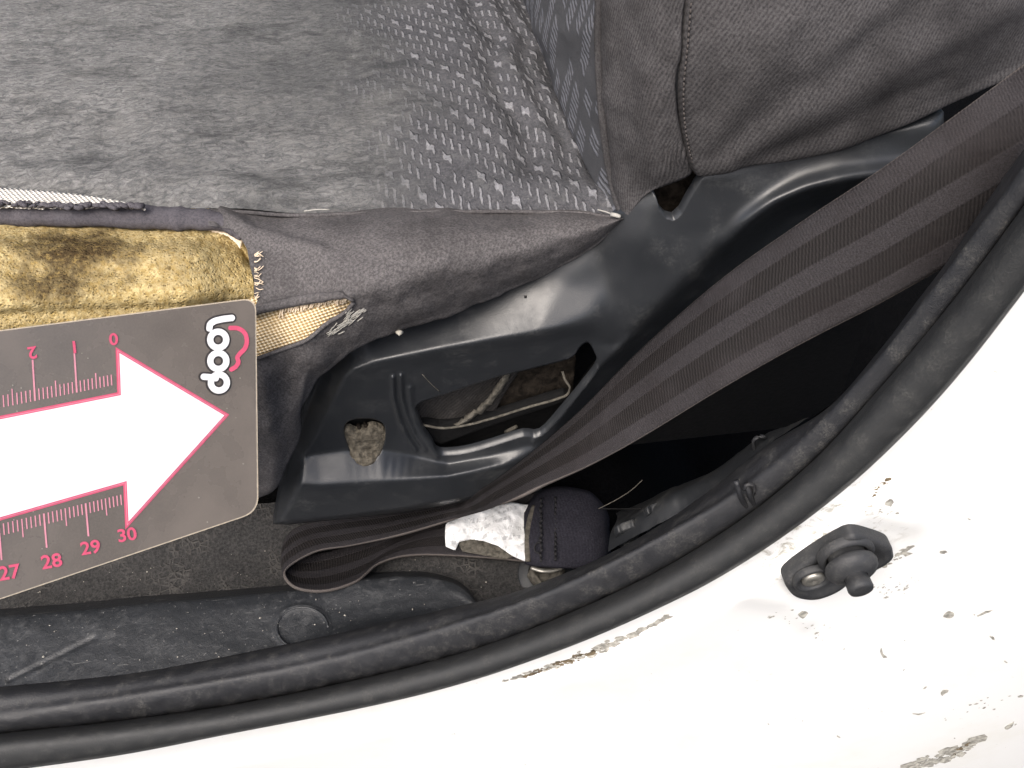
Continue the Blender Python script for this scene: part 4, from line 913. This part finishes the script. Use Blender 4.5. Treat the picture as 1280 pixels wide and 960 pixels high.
Gv = loft(np.array(sv), 60, 40); pxv, pyv, _ = proj(Gv); Gv = Gv + A(0, 0, 1)*(fbm(pxv/25, pyv/25, 3, 3)*.0016)[..., None]
slv = grid_obj('anchor_sleeve', Gv, M['sleeve'], belt)
tube('sleeve_hem', np.array([PZ(a, b, z) for a, b, z in [(668, 632, -.0835), (662, 650, -.084), (659, 675, -.0845), (660, 702, -.0865)]]), .0012, M['strap'], belt, 8, 24, flat=.4)
for xs in (676, 694):
    for i in range(13):
        y = 622+i*6.2+(1.5 if xs == 676 else 0); off = 1.6*math.sin(i*2.1) if xs == 676 else .5*math.sin(i*1.7)
        tube('stitch', rows_z([(xs+off, y, -.0808), (xs+off*.5+.6, y+2.2, -.0802), (xs-off*.4, y+4.4, -.0808)]), .0006, M['thread'], slv, 5)
tube('stitch', rows_z([(676, 692, -.081), (670, 690, -.081), (669, 682, -.081), (673, 678, -.081), (678, 680, -.081)]), .0004, M['thread'], slv, 6, 14)
lathe('anchor_bolt', PZ(683, 716, -.1005), (0, -.25, 1), [(.0085, -.004), (.0085, .0005), (.0075, .002), (.0055, .0024), (.005, .0005), (.0001, .0005)], M['strap'], belt, 6)
lathe('bolt_washer', PZ(683, 716, -.1012), (0, -.25, 1), [(.0125, -.006), (.0125, -.002), (.012, -.0015), (.008, -.0012)], M['trim'], belt, 32)
tube('anchor_plate_edge', rows_z([(664, 709, -.094), (676, 713, -.0935), (690, 713, -.094), (704, 709, -.094)]), .0011, M['metal'], belt, 8, 16, flat=.6)

# ------------------------------------------------------------------ door switch
sw_o = thing('door_switch', 'black rubber door light switch screwed to the white jamb', 'door switch', tuple(body_point(1040, 700)))
plate = smooth_poly([(976, 716), (981, 704), (1010, 682), (1047, 660), (1064, 655), (1086, 660), (1106, 668), (1111, 679), (1109, 685), (1096, 694), (1060, 712), (1040, 726), (1018, 735), (1000, 736), (985, 730)], 5)
pb = body_surf(plate[:, 0], plate[:, 1]) + A(0, .002, 0)
OUT = A(0, -1, 0); cpl = pb.mean(0)
lv = []
for sc, h in ((1.0, 0), (1.0, .0052), (.985, .0062), (.94, .0068), (.80, .0068), (.74, .0060)): lv.append(cpl+(pb-cpl)*sc+OUT*h)
lv.append(np.repeat((cpl+OUT*.006)[None], len(pb), 0))
meshobj('base_plate', np.array(lv).reshape(-1, 3), [tuple(f) for f in flipfix(grid_faces(len(lv), len(pb), True), np.array(lv).reshape(-1, 3))], M['switchr'], sw_o)
fp = lambda px, py: PY(np.array(px, float), np.array(py, float), cpl[1]-.0068)
hs = fp(1016, 723)
lathe('screw_collar', hs+A(0, .001, 0), OUT, [(.0066, 0), (.0066, .0018), (.0058, .0024), (.0050, .0018), (.0046, .0004), (.0001, .0004)], M['switchr'], sw_o, 36)
lathe('screw', hs+A(0, .0002, 0), OUT, [(.0036, 0), (.0036, .0010), (.0028, .0015), (.0012, .0016), (.0001, .0010)], M['metal'], sw_o, 24)
bs = fp(1057, 692)
lathe('boot_collar', bs+A(0, .001, 0), OUT, [(.0088, 0), (.0088, .0020), (.0078, .0030), (.0066, .0024)], M['switchr'], sw_o, 40)
lathe('boot', bs, OUT, [(.0058, .000), (.0056, .0024), (.0064, .0028), (.0077, .0036), (.0081, .0047), (.0079, .0059), (.0070, .0071), (.0056, .0080), (.0040, .0084), (.0036, .0086)], M['switchr'], sw_o, 48)
lathe('plunger', bs, OUT, [(.0034, .0080), (.0034, .0098), (.0038, .0102), (.0039, .0124), (.0036, .0131), (.0025, .0134), (.0001, .0135)], M['switchr'], sw_o, 32)

# ------------------------------------------------------------------ measuring card
IA, IBs = 1/.285, (1/.285-1/.228)/322
def card_d(px): return 1/(1/.228+IBs*np.asarray(px, float))
cA, cB, cC = PD(A(322.), A(375.), card_d([322])), PD(A(322.), A(645.), card_d([322])), PD(A(0.), A(415.), card_d([0]))
CN = np.cross((cB-cA)[0], (cC-cA)[0]); CN /= np.linalg.norm(CN)
if CN@(C-cA[0]) < 0: CN = -CN
def CP(px, py, lift=0.0):
    px = np.asarray(px, float); return PD(px, py, card_d(px)) + CN*lift
card = thing('ruler_card', 'dark measuring card with white arrow, pink centimetre scales and logo held by the seat', 'ruler card', tuple(CP(160, 640)))
def rcorner(p, c, q, r, n=8):
    p, c, q = A(*p), A(*c), A(*q); a = c+(p-c)/np.linalg.norm(p-c)*r; b = c+(q-c)/np.linalg.norm(q-c)*r
    t = np.linspace(0, 1, n)[:, None]; return (1-t)**2*a+2*t*(1-t)*c+t*t*b
TLp, TRp, BRp, BLp = (-150, 432), (320, 372), (323, 640), (-150, 800)
outl = np.vstack([[TLp], rcorner(TLp, TRp, BRp, 17), rcorner(TRp, BRp, BLp, 20), [BLp]])
def flatpoly(name, P, m, lift, thick=0.0, edge=None, parent=card):
    P = np.array(P, float); V = CP(P[:, 0], P[:, 1], lift); k = len(P)
    tri = geometry.tessellate_polygon([[Vector((a, b, 0)) for a, b in P]])
    Fc = flipfix(np.array([tuple(t) for t in tri]), V); o = meshobj(name, V, Fc, m, parent, smooth=False)
    if thick:
        V2 = np.vstack([V+CN*1e-5, V-CN*thick]); F2 = [(i, (i+1) % k, k+(i+1) % k, k+i) for i in range(k)]
        if True:
            bk = [tuple(int(x)+k for x in f[::-1]) for f in Fc]
            meshobj('card_rim', V2, F2+bk, edge, o, smooth=False)
    return o
# rounded front edge: dark face inset a little inside the pale cut edge
flatpoly('card_sheet', outl, M['edge'], 0.0, .0022, M['edge'])
ins_ = outl.copy(); cc_ = A(60, 560)
ins_ = outl + (cc_-outl)/np.linalg.norm(cc_-outl, axis=1, keepdims=True)*A(2.6, 2.6)
ins_[0, 0] = ins_[-1, 0] = -150
flatpoly('card_face', ins_, M['card'], .0002)
AR = [(-150, 551), (147, 491.5), (145, 436), (284, 518.5), (157, 659), (154.5, 605), (-150, 692)]
def inset(P, d):
    P = np.array(P, float); k = len(P); out = []
    ar = sum(P[i][0]*P[(i+1) % k][1]-P[(i+1) % k][0]*P[i][1] for i in range(k)); sg = 1 if ar > 0 else -1
    for i in range(k):
        a, b, c = P[i-1], P[i], P[(i+1) % k]; u1 = (b-a)/np.linalg.norm(b-a); u2 = (c-b)/np.linalg.norm(c-b)
        n1 = A(-u1[1], u1[0])*sg; n2 = A(-u2[1], u2[0])*sg; bis = n1+n2; bis /= np.linalg.norm(bis); out.append(b+bis*d/max(.35, bis@n1))
    return np.array(out)
flatpoly('arrow_outline', inset(AR, -1.2), M['pink'], .00030)
flatpoly('arrow_keyline', inset(AR, .8), M['palepink'], .00036)
flatpoly('arrow_keyline', inset(AR, 1.6), M['pink'], .00040)
flatpoly('arrow', inset(AR, 3.0), M['white'], .00044)
def tick_mesh(name, items, m):
    V = []; Fc = []
    for (x1, y1), (x2, y2), w in items:
        d = A(x2-x1, y2-y1); n = A(-d[1], d[0])/np.linalg.norm(d)*w/2; k = len(V)
        for p in ((x1-n[0], y1-n[1]), (x2-n[0], y2-n[1]), (x2+n[0], y2+n[1]), (x1+n[0], y1+n[1])): V.append(CP(p[0], p[1], .0003))
        Fc.append((k, k+1, k+2, k+3))
    return meshobj(name, V, flipfix(np.array(Fc), np.array(V)), m, card, smooth=False)
def ptick(n): return (460-165.96*n)/(1-.0359*n)*.3125
it = []
for i in range(1, 62):
    x = ptick(i/10.); yb = 481.5+(140.6-x)*.2005
    L = 13.5 if i % 10 and i % 5 else (19 if i % 10 else 48)
    it.append(((x, yb), (x-L*.065, yb-L*(1+(140-x)/1400)), 2.2 if i % 10 == 0 else 1.5))
tick_mesh('upper_scale', it, M['palepink'])
it = []
for i in range(1, 62):
    x = ptick(i/10.)+(495-460)*.3125; yt = 618+(151-x)*.245
    L = 13 if i % 10 and i % 5 else (21 if i % 10 else 40)
    it.append(((x, yt), (x+L*.09, yt+L*(1+(150-x)/1400)), 2.2 if i % 10 == 0 else 1.5))
tick_mesh('lower_scale', it, M['palepink'])
def numeral(txt, cx, cy, hgt, ang, m, name='numeral', stretch=1.0):
    cu = bpy.data.curves.new('numeral_text', 'FONT'); cu.body = txt; cu.align_x = 'CENTER'; cu.align_y = 'CENTER'; cu.offset = 0.022; cu.resolution_u = 4
    o = bpy.data.objects.new('numeral_text', cu); col.objects.link(o)
    dg = bpy.context.evaluated_depsgraph_get(); me = o.evaluated_get(dg).to_mesh()
    V = np.array([v.co[:2] for v in me.vertices]); Fc = [tuple(p.vertices) for p in me.polygons]
    o.evaluated_get(dg).to_mesh_clear(); bpy.data.objects.remove(o); bpy.data.curves.remove(cu)
    V = V-(V.max(0)+V.min(0))/2; V = V/(V[:, 1].max()-V[:, 1].min())*hgt; V[:, 0] *= stretch
    c, s = math.cos(ang), math.sin(ang); px = cx+V[:, 0]*c+V[:, 1]*s; py = cy+V[:, 0]*s-V[:, 1]*c
    P = CP(px, py, .0004)
    n = sum((np.cross(P[f[1]]-P[f[0]], P[f[2]]-P[f[0]])@CN) for f in Fc)
    if n < 0: Fc = [f[::-1] for f in Fc]
    return meshobj(name, P, Fc, m, card, smooth=False)
for t, x, y, a in (('0', 141, 424, math.pi-.10), ('1', 92, 434, math.pi-.12), ('2', 39.5, 441, math.pi-.14), ('3', -14, 452, math.pi-.15)): numeral(t, x, y, 15.5, a, M['pink'], stretch=1.12)
for t, x, y in (('30', 158, 668), ('29', 112, 684), ('28', 63.5, 701), ('27', 11, 715), ('26', -45, 730)): numeral(t, x, y, 16.5+(158-x)*.012, -.17, M['pink'], stretch=1.12)
def stroke(name, L, w, m, lift, parent=card, n=8):
    P = smooth_poly(L, n, closed=False); T = np.gradient(P, axis=0); T /= np.linalg.norm(T, axis=1, keepdims=True); Nn = np.stack([-T[:, 1], T[:, 0]], -1)*w/2
    a0 = math.atan2(-Nn[0][1], -Nn[0][0]); a1 = math.atan2(Nn[-1][1], Nn[-1][0])
    cap = lambda c, a, s: [c+A(math.cos(a+s*t), math.sin(a+s*t))*w/2 for t in np.linspace(0, math.pi, 9)[1:-1]]
    k = len(P); V2 = np.vstack([P+Nn, P-Nn, np.array(cap(P[0], a0, -1)), np.array(cap(P[-1], a1, -1)), P[:1], P[-1:]])
    Fc = [(i, i+1, k+i+1, k+i) for i in range(k-1)]; tri = []
    c0 = [k]+list(range(2*k, 2*k+7))+[0]; c1 = [k-1]+list(range(2*k+7, 2*k+14))+[2*k-1]; e0, e1 = 2*k+14, 2*k+15
    tri += [(c0[i], c0[i+1], e0, e0) for i in range(8)] + [(c1[i], c1[i+1], e1, e1) for i in range(8)]
    V = CP(V2[:, 0], V2[:, 1], lift)
    fl = []
    for f in Fc+[t[:3] for t in tri]:
        nn = np.cross(V[f[1]]-V[f[0]], V[f[2]]-V[f[0]])@CN; fl.append(f if nn >= 0 else f[::-1])
    return meshobj(name, V, fl, m, parent, smooth=False)
q_ = lambda L: [(x*.3125, 380+y*.3125) for x, y in L]
circ = lambda cx, cy, r: [(cx+r*math.cos(t), cy+r*math.sin(t)) for t in np.linspace(0, 2*math.pi, 17)]
letters = [q_([(924, 56), (880, 62), (852, 70), (837, 82), (834, 98)]), q_(circ(869, 143, 32)), q_(circ(869, 228, 32)), q_(circ(871, 314, 32)), q_([(810, 291), (835, 293), (858, 297)])]
def ring_shape(name, cx, cy, r0, r1, m, lift):
    t = np.linspace(0, 2*math.pi, 40, endpoint=False); P = np.vstack([np.stack([cx+r*np.cos(t), cy+r*np.sin(t)], -1) for r in (r0, r1)])
    V = CP(P[:, 0], P[:, 1], lift); return meshobj(name, V, flipfix(grid_faces(2, 40, True), V), m, card, smooth=False)
for j, L in enumerate(letters): (stroke('letter_outline', L, 12.4, M['greyprint'], .00026+.00003*j, n=6) if len(L) < 10 else ring_shape('letter_outline', np.mean([p[0] for p in L[:-1]]), np.mean([p[1] for p in L[:-1]]), 3.8, 16.2, M['greyprint'], .00026+.00003*j))
for j, L in enumerate(letters): (stroke('letter', L, 8.0, M['white'], .00044+.00004*j, n=6) if len(L) < 10 else ring_shape('letter', np.mean([p[0] for p in L[:-1]]), np.mean([p[1] for p in L[:-1]]), 6.0, 14.0, M['white'], .00044+.00004*j))
stroke('logo_swoosh', q_([(918, 96), (950, 98), (975, 116), (984, 146), (976, 178), (955, 200), (946, 214), (950, 232), (940, 250), (922, 262)]), 5.6, M['pink'], .00042)
for i in range(40):
    r = np.random.RandomState(200+i); a, b = r.uniform(5, 315), r.uniform(400, 720)
    if not inside(A(a), A(b), ins_)[0] or inside(A(a), A(b), AR)[0]: continue
    w = r.uniform(.4, 1.3); flatpoly('dust_speck', [(a-w, b), (a, b-w*.8), (a+w*1.2, b+w*.2), (a, b+w)], M['crumb'], .0005)

# ------------------------------------------------------------------ loose grit on the floor and trim
gr = np.random.RandomState(77); V = []; Fc = []
for i in range(230):
    a, b = gr.uniform(0, 620), gr.uniform(650, 880)
    z = -.0885 if b > np.interp(a, [0, 360, 600], [775, 742, 760]) else -.103
    if z > -.09 and b > np.interp(a, [0, 300, 600], [860, 822, 760]): continue
    p = PZ(a, b, z+.0003); r = abs(gr.normal(0, .00016))+.00009; k = len(V)
    for d in ((1, 0, 0), (0, 1, 0), (-1, 0, 0), (0, -1, 0), (0, 0, 1), (0, 0, -1)): V.append(p+A(*d)*r*gr.uniform(.5, 1.5))
    Fc += [(k+x, k+y, k+4) for x, y in ((0, 1), (1, 2), (2, 3), (3, 0))]+[(k+y, k+x, k+5) for x, y in ((0, 1), (1, 2), (2, 3), (3, 0))]
g = meshobj('grit', V, Fc, M['crumb'], smooth=False); g['kind'] = 'stuff'; tag(g, 'pale specks of grit scattered on the sill cover and carpet', 'grit')
